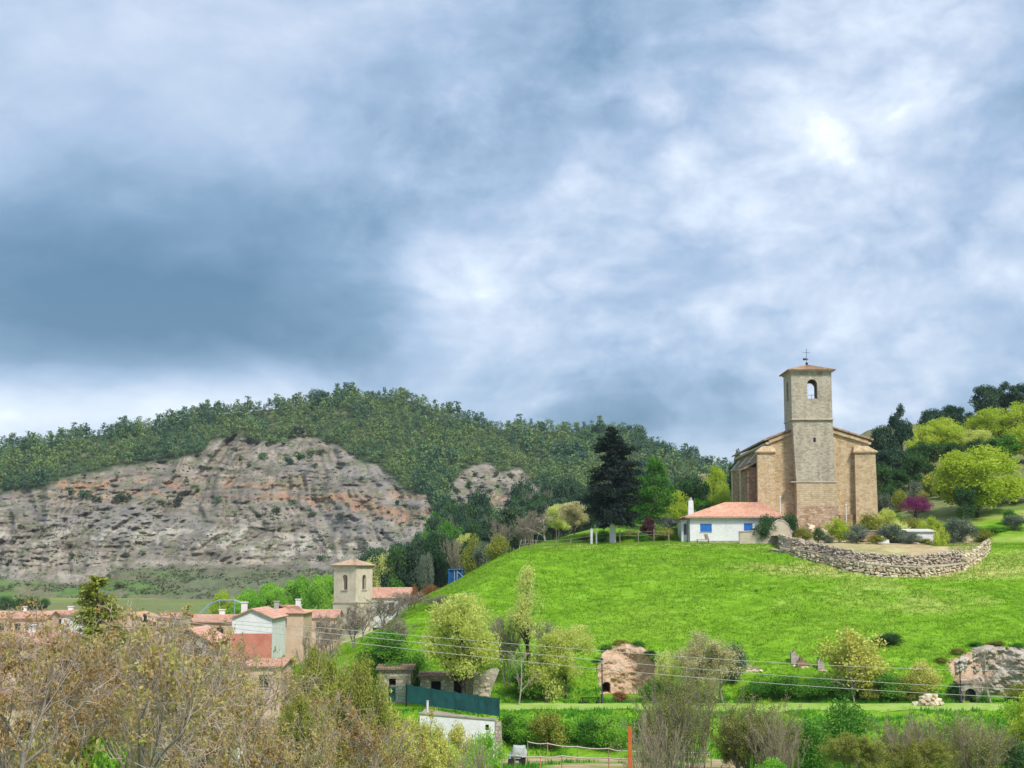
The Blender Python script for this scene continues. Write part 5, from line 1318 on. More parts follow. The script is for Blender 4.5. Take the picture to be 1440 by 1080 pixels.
# terrace fill under the fence and white wall
WY = 134.5
tr_ = thing('terrace_wall', 'whitewashed terrace wall with a dark slit below the green screened fence', 'wall', (PX(592, WY), WY, -17.2))
W = PX(697, WY) - PX(592, WY); za = P(592, 1004, WY)[2] + 17.2; zb = P(697, 1013, WY)[2] + 17.2; sx = PX(683, WY) - PX(592, WY)
link('wall', panel_mesh('terrace_wall', [(0, 0), (W, 0), (W, zb), (0, za)], [arch_pts(sx, sx + .32, P(683, 1027, WY)[2] + 17.2, P(683, 1019, WY)[2] + 17.2, False)], .4, M['white']), tr_)
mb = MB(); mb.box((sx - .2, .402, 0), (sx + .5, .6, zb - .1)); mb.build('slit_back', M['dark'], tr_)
mb = MB(); mb.hexa([(-.1, -.1, za + .003), (W + .1, -.1, zb + .003), (W + .1, .5, zb + .003), (-.1, .5, za + .003)], [(-.1, -.1, za + .12), (W + .1, -.1, zb + .12), (W + .1, .5, zb + .12), (-.1, .5, za + .12)]); mb.build('coping', M['plinth'], tr_)
mb = MB(); mb.hexa([(W + .003, -.15, 0), (W + .65, -.15, 0), (W + .65, 4.4, 0), (W + .003, 4.4, 0)], [(W + .003, -.1, zb + .1), (W + .5, -.1, zb - .15), (W + .5, 4.4, 3.25), (W + .003, 4.4, 3.25)]); mb.build('corner', M['hutstone'], tr_)
mb = MB(); mb.hexa([(0, .61, 0), (W, .402, 0), (W, 5, 0), (0, 9, 0)], [(0, .61, za - .05), (W, .61, zb - .05), (W, 4.6, 3.3), (0, 8.5, 4.1)]); mb.build('fill', M['earth'], tr_)
pp = thing('white_pipe', 'short white standpipe on the terrace behind the whitewashed wall', 'pipe', tuple(P(601, 1008, 136)))
mb = MB(); mb.tube([(0, 0, -.6), (0, 0, 1.35)], .1, 8); mb.build('shaft', M['whitepost'], pp); mb = MB(); mb.tube([(0, 0, 1.35), (0, 0, 1.45)], [.13, .1], 8); mb.build('cap', M['concrete'], pp)
# trailer with a grey cover, rope barriers, orange post
g = at_ground(727, 132); t_ = thing('covered_trailer', 'small trailer heaped under a grey cover beside the rope barrier', 'trailer', g)
mb = MB(); mb.box((-.75, -.5, .45), (.75, .6, .62)); mb.build('bed', M['black'], t_)
mb = MB(); mb.hexa([(-.72, -.48, .622), (.3, -.48, .622), (.3, .5, .622), (-.72, .5, .622)], [(-.55, -.4, 1.15), (.3, -.4, 1.15), (.3, .45, 1.15), (-.55, .45, 1.15)]); mb.build('side_panel', M['tarpblue'], t_)
rg = np.random.default_rng(4); mb = MB(); mb.box((-.5, -.5, .7), (.85, .55, 1.7))
bm = bmesh.new(); bmesh.ops.create_cube(bm, size=1.0); bmesh.ops.subdivide_edges(bm, edges=bm.edges, cuts=5, use_grid_fill=True)
for v in bm.verts:
    c = v.co; top_ = max(0, c.z + .1); c.x *= 1.3 - .35 * top_; c.y *= 1.05 - .3 * top_; n_o = float(vnoise(c.x * 3, c.y * 3, c.z * 3, seed=4)); c.z = c.z * 1.0 + .1 * n_o + 1.2; c.x += .2 + .08 * n_o; c.y += .06 * n_o
me = bpy.data.meshes.new('cover'); bm.to_mesh(me); bm.free(); me.materials.append(M['tarp']); me.polygons.foreach_set('use_smooth', [True] * len(me.polygons)); link('cover', me, t_)
for sx, sy in ((-.5, -.58), (.45, -.58), (-.5, .6), (.45, .6)): mb = MB(); mb.tube([(sx, sy, .3), (sx, sy + .14, .3)], .3, 12); mb.build('wheel', M['rubber'], t_)
def rope(label, pts):
    w_ = [np.array(P(px, py, Y)) for px, py, Y in pts]; o = thing('rope_barrier', label, 'rope', tuple(w_[0])); b = w_[0]; L = []
    for p, q in zip(w_, w_[1:]):
        for k in range(6): u = k / 6; e = p + (q - p) * u - b; L.append(e - np.array([0, 0, .10 * math.sin(math.pi * u)]))
    L.append(w_[-1] - b); mb = MB(); mb.tube(L, .05, 5); mb.build('rope', M['rope'], o)
    for p in w_: mb = MB(); gz_ = float(T(p[0], p[1])); mb.tube([(p[0] - b[0], p[1] - b[1] + .03, gz_ - b[2] - .2), (p[0] - b[0], p[1] - b[1] + .03, .12 + p[2] - b[2])], .045, 6); mb.build('peg', M['redwall' if rs.random() < .5 else 'wood'], o)
rope('pale rope barrier along the bank side of the dirt track', [(742, 1043, 133.5), (770, 1045.5, 133), (812, 1050, 132.5), (856, 1052.5, 132), (884, 1056, 131), (930, 1056, 131), (1000, 1058, 130)])
rope('pale rope barrier along the near verge of the dirt track', [(706, 1059, 127), (724, 1062, 126.6), (760, 1064, 126.2), (790, 1063, 126), (856, 1066, 126), (905, 1067, 126), (990, 1063, 127)])
g = at_ground(883.5, 112); op = thing('orange_post', 'tall orange steel post standing by the dirt track', 'post', g); H = P(883, 1022, 112)[2] - g[2]
mb = MB(); mb.box((-.14, -.14, -.3), (.14, .14, H)); mb.build('shaft', M['orange'], op); mb = MB(); mb.box((-.3, -.3, -.02), (.3, .3, .06)); mb.build('base_plate', M['orange'], op)

# ------------------------------------------------------------------ overhead wires on a pole
UY = 100.0
up_ = thing('utility_pole', 'weathered wooden pole carrying wires among the bronze leaved trees', 'pole', (PX(206, UY), UY, -17.0)); pt = P(206, 863, UY)[2] + 17
mb = MB(); mb.tube([(0, 0, -.3), (0, 0, pt)], [.21, .13], 10); mb.build('shaft', M['wood'], up_, smooth=True)
mb = MB(); mb.box((-.06, -.75, pt - .55), (.06, .75, pt - .42)); ca_ = mb.build('crossarm', M['black'], up_)
for yy in (-.6, 0, .6): mb = MB(); mb.tube([(0, yy, pt - .42), (0, yy, pt - .2)], [.05, .06], 6); mb.build('insulator', M['whitepost'], ca_)
for k, (pts, lab) in enumerate((([(206, 864), (440, 880), (720, 907), (1160, 935), (1440, 943), (1560, 944)], 'topmost of the thin overhead wires crossing before the mound'),
                               ([(206, 866), (440, 887), (700, 916.5), (960, 938), (1160, 955), (1440, 969), (1560, 973)], 'middle of the thin overhead wires crossing before the mound'),
                               ([(206, 868), (440, 896), (700, 927.5), (960, 951), (1160, 966), (1440, 981), (1560, 985)], 'lowest of the thin overhead wires crossing before the mound'))):
    xs_ = np.linspace(206, 1560, 60); co = np.polyfit([p[0] for p in pts], [p[1] for p in pts], 3)
    w_ = [P(x, np.polyval(co, x), UY + (k - 1) * .6) for x in xs_]; b = w_[0]; mb = MB(); mb.tube([p - b for p in w_], .017, 4)
    o = tag(mb.build('overhead_wire', M['wire'], None, tuple(b)), lab, 'wire')

# ------------------------------------------------------------------ second bell tower in the village
BY = 300.0; bx = PX(497, BY); bz = float(T(bx, BY)) - .3
bt_ = thing('bell_tower', 'pale square bell tower with arched openings rising among the village roofs', 'bell tower', (bx, BY, bz), R(-31))
S2 = 2.75; H = P(497, 797, BY)[2] - bz; hm = P(497, 848, BY)[2] - bz
mb = MB(); mb.box((-S2 - .12, -S2 - .12, 0), (S2 + .12, S2 + .12, hm)); mb.build('tower_base', M['belltower'], bt_)
mb = MB(); mb.box((-S2 - .25, -S2 - .25, hm + .002), (S2 + .25, S2 + .25, hm + .25)); mb.build('string_course', M['ashlar'], bt_)
oz0, oz1 = P(497, 829, BY)[2] - bz - hm, P(497, 808, BY)[2] - bz - hm
pm = panel_mesh('belfry_wall', [(-S2, .252), (S2, .252), (S2, H - hm), (-S2, H - hm)], [arch_pts(-.62, .62, oz0, oz1)], .6, M['belltower'])
pm2 = panel_mesh('belfry_wall', [(-S2 + .602, .252), (S2 - .602, .252), (S2 - .602, H - hm), (-S2 + .602, H - hm)], [arch_pts(-.62, .62, oz0, oz1)], .6, M['belltower'])
link('belfry_wall', pm, bt_, (0, -S2, hm)); link('belfry_wall', pm, bt_, (0, S2, hm), math.pi)
link('belfry_wall', pm2, bt_, (S2, 0, hm), R(90)); link('belfry_wall', pm2, bt_, (-S2, 0, hm), R(-90))
mb = MB(); mb.tube([(0, 0, hm + oz1 - 1.5), (0, 0, hm + oz1 - .9), (0, 0, hm + oz1 - .5)], [.5, .3, .1], 10); mb.build('bell', M['black'], bt_)
for k in range(4):
    mb = MB(); mb.box((-.9, -.14, hm + oz0 - .2), (.9, -.003, hm + oz0 - .03)); link('sill', mb.mesh('sill', M['ashlar']), bt_, (math.sin(k * math.pi / 2) * S2, -math.cos(k * math.pi / 2) * S2, 0), k * math.pi / 2)
mb = MB(); mb.box((-S2 - .3, -S2 - .3, H + .002), (S2 + .3, S2 + .3, H + .3)); mb.build('cornice', M['ashlar'], bt_)
rb = MB(); e = S2 + .6; zt = H + .31; tp = (0, 0, P(497, 786, BY)[2] - bz)
cs = [(-e, -e, zt), (e, -e, zt), (e, e, zt), (-e, e, zt)]
for i in range(4): tiled(rb, cs[i], cs[(i + 1) % 4], tp, tp)
rb.build('roof', M['tile_tan'], bt_)

# ------------------------------------------------------------------ village houses
house('church_nave', 'white walled hall with a low pink roof joined to the pale bell tower', 'hall', 519, 577, 301, 840, 826, 9, 'white', 'tile_pink', [(.55, 1.0, 1.1, 1.4)])
house('ridge_house', 'low house with long rose roof in front of the bell tower', 'house', 392, 474, 252, 868, 857, 9, 'peach', 'tile_pink', [(.3, .8, .9, 1.2), (.7, .8, .9, 1.2)], chim=((.3, .7, 'white'),))
house('gable_house', 'house with white gable above a salmon red lower wall', 'house', 328, 384, 182, 868, 856, 11, 'white', 'tile_pink', [], along='y', lower=1.95, chim=((.1, .6, 'white'),))
house('red_roof_house', 'house with bright red hipped roof behind the white gable', 'house', 372, 428, 214, 862, 851, 9, 'peach', 'tile_red', [(.5, .7, .9, 1.2)], hip=True, chim=((.75, .8, 'white'), (.2, .5, 'greywall')))
house('rose_house', 'house with faded rose roof between the white gable and the cream block', 'house', 268, 330, 205, 874, 864, 9, 'peach', 'tile_pink', [(.3, .8, 1, 1.3), (.7, .8, 1, 1.3)], chim=((.6, .6, 'white'),))
house('cream_block', 'plain cream flat fronted block with low rose roof beside the rose house', 'house', 222, 252, 196, 868, 862, 8, 'cream', 'tile_pink', [(.3, .9, .9, 1.2), (.75, .9, .9, 1.2)])
house('white_cottage', 'small white cottage with pink roof at the edge of the green field', 'house', 70, 100, 232, 864, 858, 8, 'white', 'tile_pink', [(.5, .7, .9, 1.1)], chim=((.7, .5, 'white'),))
house('long_cottage', 'long peach cottage with rose tiled roof beside the small white cottage', 'house', -10, 66, 225, 869, 859, 8, 'peach', 'tile_pink', [(.2, .8, .9, 1.1), (.5, .8, .9, 1.1), (.8, .8, .9, 1.1)], chim=((.45, .6, 'white'),))
house('peach_house', 'peach house with pink gable between the cypress and the cream block', 'house', 150, 218, 210, 873, 862, 9, 'peach', 'tile_pink', [(.3, .9, .9, 1.2), (.7, .9, .9, 1.2)], along='y')
house('terrace_house', 'two storey peach house with brown eaves behind the bronze leaved trees', 'house', 0, 86, 150, 905, 889, 10, 'peach', 'tile_pink', [(.2, 1, 1, 1.4), (.5, 1, 1, 1.4), (.8, 1, 1, 1.4)], chim=((.3, .7, 'white'),))
house('grey_gable_house', 'grey rendered house with rose gable behind the bronze leaved trees', 'house', 236, 300, 158, 902, 884, 9, 'greywall', 'tile_pink', [(.35, .7, .9, 1.3), (.7, .7, .9, 1.3)], along='y')
house('salmon_house', 'salmon house with rose roof below the white gable house', 'house', 318, 398, 150, 936, 926, 8, 'peach', 'tile_pink', [(.3, .9, 1, 1.3), (.7, .9, 1, 1.3)])
ap = house('cream_villa', 'large cream villa with shuttered windows and teal awnings', 'villa', 70, 270, 92, 966, 946, 10, 'cream', 'tile_brown',
      [(.14, 1.3, .8, 1.5, 'wood'), (.40, 1.3, .8, 1.5, 'wood'), (.66, 1.3, .8, 1.5, 'wood'), (.88, 1.3, .8, 1.5, 'wood')], chim=((.5, .8, 'cream'),))
def awning(px0, px1, py, Y, label):
    x0, x1 = PX(px0, Y), PX(px1, Y); z = P(px0, py, Y)[2]; W = x1 - x0; o = thing('awning', label, 'awning', (x0, Y, z), 0, None)
    n = max(6, int(W / .25)); V = []
    for i in range(n + 1):
        for j, (yy, zz_) in enumerate(((0, 0), (-.6, -.28), (-1.2, -.6), (-1.2, -.95 - .06 * (i % 2)))): V.append((W * i / n, yy, zz_ - .02 * math.sin(i * 1.7) * (j == 1)))
    link('canvas', np_mesh('canvas', np.array(V), quadgrid(n + 1, 4), M['teal']), o)
    for xx in (.05, W - .05): mb = MB(); mb.tube([(xx, 0, -.9), (xx, -1.18, -.6)], .025, 5); mb.build('arm', M['whitepost'], o)
    mb = MB(); mb.tube([(0, -.04, .05), (W, -.04, .05)], .07, 8); mb.build('roller', M['whitepost'], o)
awning(96, 152, 1042, 91.9, 'wide teal awning over the middle of the cream villa')
awning(212, 240, 1043, 91.9, 'narrow teal awning near the corner of the cream villa')
house('white_annex', 'pale low building with a teal awning beside the wooden pole', 'building', 340, 470, 95, 1030, 1016, 7, 'white', 'tile_brown', [(.3, .5, 1.2, 1.0), (.72, .5, 1.2, 1.0)])
awning(400, 432, 1042, 94.9, 'teal awning on the pale low building')
house('side_villa', 'pale villa with a teal awning half hidden beside the cream villa', 'villa', -60, 60, 90, 985, 968, 9, 'cream', 'tile_brown', [(.6, 1.2, .9, 1.4), (.85, 1.2, .9, 1.4)])
awning(26, 50, 1044, 89.9, 'teal awning on the half hidden pale villa')
# steel arch over the village (greenhouse rib)
g = at_ground(305, 262); ar = thing('arched_frame', 'pale green curved steel frame above the rose roofs', 'frame', g); zt = P(315, 844, 262)[2] - g[2]
for k in (0, 1.2):
    mb = MB(); mb.tube([(PX(282, 262) - g[0], k, zt - 2.3), (PX(296, 262) - g[0], k, zt - .6), (PX(309, 262) - g[0], k, zt), (PX(330, 262) - g[0], k, zt), (PX(343, 262) - g[0], k, zt - .7)], .09, 6); mb.build('rib', M['tarpblue'], ar)
for px in (309, 330): mb = MB(); mb.tube([(PX(px, 262) - g[0], .6, -.2), (PX(px, 262) - g[0], .6, zt)], .07, 6); mb.build('post', M['tarpblue'], ar)
print('built')

# loose rock below the tower
rp = thing('rock_pile', 'grey and reddish rocks heaped at the foot of the church tower', 'rocks', (PX(1146, 211.5), 211.5, 3.9))
for k in range(46):
    x_ = rs.uniform(-4.2, 4.2); zt_ = 2.6 - .35 * abs(x_); sz_ = rs.uniform(.5, 1.15); z_ = rs.uniform(0, max(.3, zt_))
    link('stone', STONES[k % 7], rp, (x_, .6 - 1.5 * (1 - z_ / 2.6) + rs.uniform(-.2, .2), z_), rs.uniform(0, 6.28), (sz_ * 1.2, sz_, sz_ * .8))

# ------------------------------------------------------------------ trees and shrubs, one by one
# around the house and church
put('spruce', 862, 203.5, 602, 84, 'tall blackish conifer with a whitewashed trunk foot on the mound', 'conifer')
o = thing('tree_guard', 'whitewashed lower trunk sleeve of the tall blackish conifer', 'trunk guard', at_ground(862, 203.5)) if False else None
put('poplar', 921, 214, 644, 58, 'leafy green tree standing close behind the blackish conifer')
put('straw', 808, 216, 706, 44, 'pale straw coloured tree beside the blackish conifer')
put('baretree', 768, 218, 722, 56, 'twiggy brown tree on the crest by the wire fence')
put('bare', 750, 222, 716, 50, 'grey bare tree behind the wire fence')
put('plum', 911, 208, 727, 22, 'small plum coloured bush between the conifer and the white house', 'shrub', 'shrub')
put('greenbush', 848, 206, 746, 30, 'low green bush behind the white posts', 'shrub', 'shrub')
put('greenbush', 905, 207, 750, 30, 'low green bush under the plum coloured bush', 'shrub', 'shrub')
put('mossbush', 935, 209, 742, 38, 'mossy green bush beside the white house annex', 'shrub', 'shrub')
put('greybush', 940, 214, 726, 34, 'grey green bush behind the white house annex', 'shrub', 'shrub')
for px, Y, tp_, wp_, k, lab in ((950, 246, 690, 44, 'lime2', 'lime green tree behind the chimney of the white house'), (978, 252, 672, 42, 'dark', 'dark tree behind the roof of the white house'), (1005, 262, 656, 40, 'lime2', 'tall lime tree behind the white house close to the church flank'),
                            (1018, 250, 690, 34, 'lime', 'low lime tree touching the church flank'), (985, 250, 702, 40, 'green', 'mid green tree behind the ridge of the white house'), (965, 270, 668, 44, 'pine', 'dark pine behind the chimney and the lime tree'),
                            (1040, 275, 634, 26, 'pine2', 'slender dark pine peeping past the church eaves'), (940, 262, 690, 40, 'yellow', 'yellowish tree between the leafy green tree and the chimney'), (900, 250, 690, 46, 'green', 'green tree glimpsed under the leafy green tree'),
                            (1000, 285, 668, 40, 'straw', 'straw coloured tree far behind the white house roof'), (925, 285, 676, 44, 'pine', 'dark pine behind the leafy green tree')):
    put(k, px, Y, tp_, wp_, lab)
put('darkbush', 1078, 203.8, 724, 40, 'dark glossy bush in front of the blue shutter next to the garden wall', 'shrub', 'shrub')
put('darkbush', 1110, 205.5, 722, 34, 'dark glossy bush behind the rounded garden wall', 'shrub', 'shrub')
put('darkbush', 1152, 203, 741, 17, 'small clipped dark ball shaped bush below the church tower', 'shrub', 'shrub', base=3.6)
put('limebush', 1181, 203.5, 729, 40, 'round lime green bush below the church tower', 'shrub', 'shrub', base=3.6)
put('mossbush', 1222, 209, 722, 40, 'mossy bush against the church corner', 'shrub', 'shrub')
put('yellowbush', 1246, 212, 716, 40, 'yellowish bush beside the church corner', 'shrub', 'shrub')
put('greybush', 1254, 203.5, 736, 40, 'grey twiggy looking bush beside the white tank', 'shrub', 'shrub', base=3.2)
put('olive', 1281, 201.5, 748, 30, 'small grey olive tree in front of the white shed', base=2.8)
put('limebush', 1324, 199.5, 741, 25, 'small round green tree on a thin trunk by the terrace wall', 'shrub', 'tree', base=1.4)
put('olive', 1353, 201.5, 728, 46, 'large grey olive tree at the end of the terrace', base=2.4)
put('judas', 1292, 216, 697, 46, 'flat topped tree covered in magenta blossom beside the big lime tree')
put('greenbush', 1265, 215, 722, 22, 'rounded green bush beside the magenta blossom tree', 'shrub', 'shrub')
put('mossbush', 1284, 213, 728, 40, 'mossy bush under the magenta blossom tree', 'shrub', 'shrub')
put('lime', 1377, 222, 629, 124, 'big spreading lime green tree on the slope beside the magenta tree')
put('dark', 1361, 217, 682, 32, 'dark green tree in front of the big lime tree')
put('lime2', 1432, 228, 668, 60, 'lime tree next to the big spreading lime tree')
put('brightbush', 1395, 212, 738, 50, 'bright green bush under the big lime tree', 'shrub', 'shrub')
put('brightbush', 1330, 214, 735, 40, 'bright green bush behind the small round tree', 'shrub', 'shrub')
put('olive', 1432, 212, 724, 36, 'olive tree beside the bright green bush under the lime trees')
put('greenbush', 1424, 215, 716, 26, 'dark green bush behind the olive under the lime trees', 'shrub', 'shrub')
# wooded slope behind the church
SL = [(1246, 268, 600, 44, 'pine'), (1272, 274, 570, 34, 'pine2'), (1258, 256, 632, 50, 'pine'), (1240, 248, 650, 40, 'dark'), (1282, 258, 636, 36, 'dark'), (1306, 262, 622, 50, 'dark'), (1262, 252, 660, 46, 'dark'), (1296, 268, 618, 34, 'lime2'),
      (1318, 282, 576, 44, 'pine'), (1345, 290, 571, 46, 'pine'), (1330, 278, 588, 60, 'lime'), (1300, 276, 598, 50, 'lime2'), (1358, 274, 600, 50, 'lime2'), (1400, 282, 574, 66, 'lime'), (1440, 280, 566, 60, 'lime2'), (1380, 272, 604, 50, 'yellow'),
      (1396, 300, 542, 40, 'pine'), (1422, 304, 538, 44, 'pine2'), (1446, 300, 540, 40, 'pine'), (1370, 296, 580, 40, 'pine2'), (1345, 266, 622, 36, 'dark'), (1390, 262, 618, 50, 'dark'), (1420, 262, 612, 44, 'green'), (1450, 262, 600, 60, 'lime2'), (1290, 254, 640, 40, 'dark'), (1480, 290, 560, 70, 'pine'), (1500, 270, 580, 70, 'lime')]
KN = {'pine': 'rounded dark pine', 'pine2': 'tall narrow dark pine', 'dark': 'dense dark evergreen tree', 'lime': 'broad lime green tree', 'lime2': 'young lime green tree', 'yellow': 'yellowish spring tree', 'green': 'mid green tree', 'bright': 'bright green bushy tree', 'straw': 'straw coloured tree', 'poplar': 'upright leafy green tree', 'bare': 'bare grey tree', 'baretree': 'bare brown tree', 'mossbush': 'mossy bush'}
for px, Y, tp_, wp_, k in SL: put(k, px, Y, tp_, wp_, KN[k] + ' in the wood on the slope behind the church', group=KN[k] + 's on the slope behind the church')
# woods in the hollow between hill and mound
rw_ = random.Random(12)
WD = []
for i in range(74):
    px = rw_.uniform(520, 830); f = rw_.random()
    base_top = np.interp(px, [520, 560, 600, 640, 700, 760, 830], [770, 757, 724, 702, 682, 668, 650])
    f = min(f, .6) if px < 610 else f
    top = base_top + f * np.interp(px, [520, 640, 760, 830], [18, 60, 70, 60]) ; Y = 420 - f * 150
    k = rw_.choices(['pine', 'pine2', 'dark', 'green', 'bare', 'yellow'], [6, 4, 3, 1.5, 1.2, .5])[0]
    WD.append((px, Y, top, rw_.uniform(30, 48), k))
WD += [(652, 300, 751, 26, 'yellow'), (665, 270, 752, 34, 'mossbush'), (560, 330, 765, 40, 'dark'), (640, 310, 757, 36, 'dark'), (610, 318, 760, 34, 'dark'), (598, 296, 778, 24, 'olive'), (700, 262, 735, 40, 'bare'), (735, 256, 724, 44, 'bare'), (790, 250, 708, 44, 'yellow'), (720, 290, 712, 46, 'pine')]
KN['olive'] = 'slender grey green tree'
for px, Y, tp_, wp_, k in WD: put(k, px, Y, tp_, wp_, KN[k] + ' in the wood filling the hollow behind the mound', group=KN[k] + 's in the hollow')
# bright grove at the hill foot
for i in range(34):
    px = rw_.choice([rw_.uniform(335, 470), rw_.uniform(335, 470), rw_.uniform(520, 628)]); f = rw_.random()
    tp_ = np.interp(px, [335, 380, 430, 470, 520, 570, 628], [832, 812, 806, 806, 800, 792, 800]) + f * 22
    put('bright', px, 400 - f * 70, tp_, rw_.uniform(26, 38), 'bright green bushy tree of the grove behind the pale bell tower', group='bright grove behind the bell tower')
put('limebush', 318, 360, 831, 40, 'rounded lime bush at the edge of the bright grove', 'shrub', 'shrub')
put('russetbush', 605, 250, 822, 34, 'russet bush beside the hall by the bell tower', 'shrub', 'shrub')
put('russetbush', 583, 285, 822, 14, 'small bright red brown bush at the end of the pink hall roof', 'shrub', 'shrub')
for i, (px, Y, tp_, wp_) in enumerate(((10, 470, 838, 26), (30, 470, 840, 24), (48, 470, 839, 26), (64, 470, 841, 20), (150, 520, 836, 18))):
    put('darkbush', px, Y, tp_, wp_, 'dark hedge bush at the edge of the green field', 'shrub', 'shrub', group='hedge bushes of the green field')
# foot of the mound
put('yellow', 652, 147.5, 836, 108, 'big yellow green tree in front of the stone huts')
put('yellow_thin', 742, 156, 796, 66, 'tall thin spring tree with sparse leaves beside the big yellow green tree')
put('yellow', 795, 154, 880, 78, 'low yellow green tree next to the earth bank')
put('yellowbush', 768, 153, 905, 60, 'yellow green shrub between the thin tree and the low tree', 'shrub', 'shrub')
put('greenbush', 740, 154, 930, 60, 'dark green shrub beneath the tall thin tree', 'shrub', 'shrub')
put('bare', 715, 157, 862, 66, 'grey bare shrub between the yellow tree and the thin tree')
put('bare', 768, 162, 870, 50, 'grey bare shrub behind the thin spring tree')
put('baretree', 729, 151, 905, 50, 'pale stemmed bare tree on the path beside the screened fence')
put('green', 540, 157, 888, 74, 'leafy green tree over the small stone hut')
put('greenbush', 588, 156, 915, 40, 'green shrub beside the small stone hut', 'shrub', 'shrub')
put('mossbush', 510, 146, 920, 50, 'mossy bush beside the small stone hut', 'shrub', 'shrub')
for px, Y, tp_, wp_ in ((500, 172, 846, 70), (540, 176, 838, 80), (580, 180, 832, 76), (610, 176, 836, 60), (470, 165, 862, 64), (560, 165, 866, 70), (440, 150, 880, 60)):
    put('bare', px, Y, tp_, wp_, 'grey leafless tree in the thicket below the bell tower', group='leafless thicket below the bell tower')
put('willow', 960, 151, 893, 100, 'golden twigged willow leaning over the edge of the earth bank')
put('willow', 1015, 152.5, 889, 120, 'golden twigged willow behind the grey thickets')
put('yellowbush', 935, 155, 915, 34, 'yellow green shrub at the edge of the earth bank', 'shrub', 'shrub')
put('greybush', 1030, 158, 905, 40, 'grey green bush in the grass behind the willow', 'shrub', 'shrub')
put('goldbush', 1198, 155, 886, 96, 'golden shrub tree on the path beside the ruin')
put('baretree', 1197, 152.5, 925, 50, 'bare small tree under the golden shrub tree')
put('darkbush', 1247, 166, 890, 42, 'dark clipped evergreen bush on the grassy slope', 'shrub', 'shrub')
put('goldbush', 1295, 155, 930, 48, 'golden yellow bush above the reddish rubble', 'shrub', 'shrub')
put('baretree', 1386, 152.5, 912, 70, 'bare forked tree in front of the pale rock face')
for px, wp_, tp_, k, lab in ((1100, 60, 948, 'greenbush', 'green bramble below the slanting ruin'), (1150, 60, 950, 'greenbush', 'green bramble below the upright ruin stub'), (1240, 60, 945, 'greenbush', 'green bramble below the golden shrub tree'), (1270, 50, 950, 'mossbush', 'mossy bramble beside the reddish rubble'), (1340, 34, 960, 'darkbush', 'dark bush at the foot of the lamp by the rock'), (1372, 34, 972, 'greenbush', 'low green bush beside the bare forked tree'), (1425, 50, 960, 'mossbush', 'mossy bush at the foot of the pale rock'),
                             (1060, 50, 955, 'greenbush', 'green bramble behind the grey thicket'), (1210, 50, 958, 'mossbush', 'mossy bramble under the bare small tree'), (1185, 40, 955, 'greenbush', 'green bramble beside the bare small tree'), (915, 36, 955, 'greenbush', 'green bush at the foot of the earth bank'), (870, 24, 972, 'russetbush', 'brown heap of brush at the foot of the earth bank')):
    put(k, px, 153.5, tp_, wp_, lab, 'shrub', 'shrub')
# thickets below the path
put('thicket', 940, 119, 944, 104, 'tall grey leafless thicket below the willow', 'shrub', 'shrub')
put('thicket2', 915, 116, 1000, 90, 'brown twiggy thicket beside the orange post', 'shrub', 'shrub')
put('thicket', 1050, 124, 966, 110, 'tall grey thicket with mossy foot beside the willow', 'shrub', 'shrub')
put('thicket2', 1085, 120, 1000, 80, 'low brown thicket beside the tall grey thicket', 'shrub', 'shrub')
put('thicket', 968, 122, 930, 96, 'feathery grey thicket between the two willows', 'shrub', 'shrub')
put('thicket', 925, 122, 962, 70, 'slim grey thicket next to the orange post', 'shrub', 'shrub')
put('thicket', 1080, 122, 984, 80, 'feathery grey thicket next to the leafy bush on the bank', 'shrub', 'shrub')
put('thicket', 1252, 119, 1004, 80, 'feathery grey thicket below the golden shrub tree', 'shrub', 'shrub')
put('thicket', 1350, 117, 1002, 100, 'feathery grey thicket below the lamp by the rock face', 'shrub', 'shrub')
put('thicket', 1392, 119, 1014, 60, 'slim grey thicket beside the dark bush under the lime tree', 'shrub', 'shrub')
put('mosstree', 1045, 123, 1010, 90, 'mossy green shrub inside the tall grey thicket', 'shrub', 'shrub')
put('brightbush', 1075, 112, 1066, 60, 'round bright green bush below the thickets', 'shrub', 'shrub')
put('thicket2', 1270, 118, 1002, 96, 'broad grey thicket below the reddish rubble', 'shrub', 'shrub')
put('thicket', 1310, 120, 996, 90, 'rounded grey thicket beside the broad grey thicket', 'shrub', 'shrub')
put('thicket2', 1368, 118, 1006, 96, 'grey thicket below the bare forked tree', 'shrub', 'shrub')
put('mosstree', 1195, 116, 1030, 90, 'yellow mossy shrub between the grey thickets', 'shrub', 'shrub')
put('mosstree', 1290, 115, 1040, 90, 'mossy shrub at the foot of the rounded grey thicket', 'shrub', 'shrub')
put('lime2', 1440, 124, 975, 70, 'lime green tree beside the path past the rock face')
put('darkbush', 1420, 119, 1040, 60, 'dark bush under the lime tree past the rock face', 'shrub', 'shrub')
put('greenbush', 1130, 128, 1010, 90, 'leafy green bush on the bank between the thickets', 'shrub', 'shrub')
put('greenbush', 1180, 136, 985, 90, 'dense green nettle clump on the bank below the path', 'shrub', 'shrub')
put('brightbush', 1410, 138, 985, 60, 'bright green clump on the bank below the rock face', 'shrub', 'shrub')
for i, px in enumerate((716, 742, 770, 800, 832, 862, 890)):
    put(('greenbush', 'brightbush', 'mossbush', 'brightbush', 'greenbush', 'brightbush', 'greenbush')[i], px, 140.5 - (i % 3), (1004, 1006, 1000, 1012, 1008, 1005, 1010)[i], 54, ('dark leafy', 'bright leafy', 'mossy', 'bright leafy', 'dark leafy', 'bright leafy', 'dark leafy')[i] + ' clump on the bank between the path and the dirt track', 'shrub', 'shrub', group=('dark leafy', 'bright leafy', 'mossy', 'bright leafy', 'dark leafy', 'bright leafy', 'dark leafy')[i] + ' clumps on the bank')
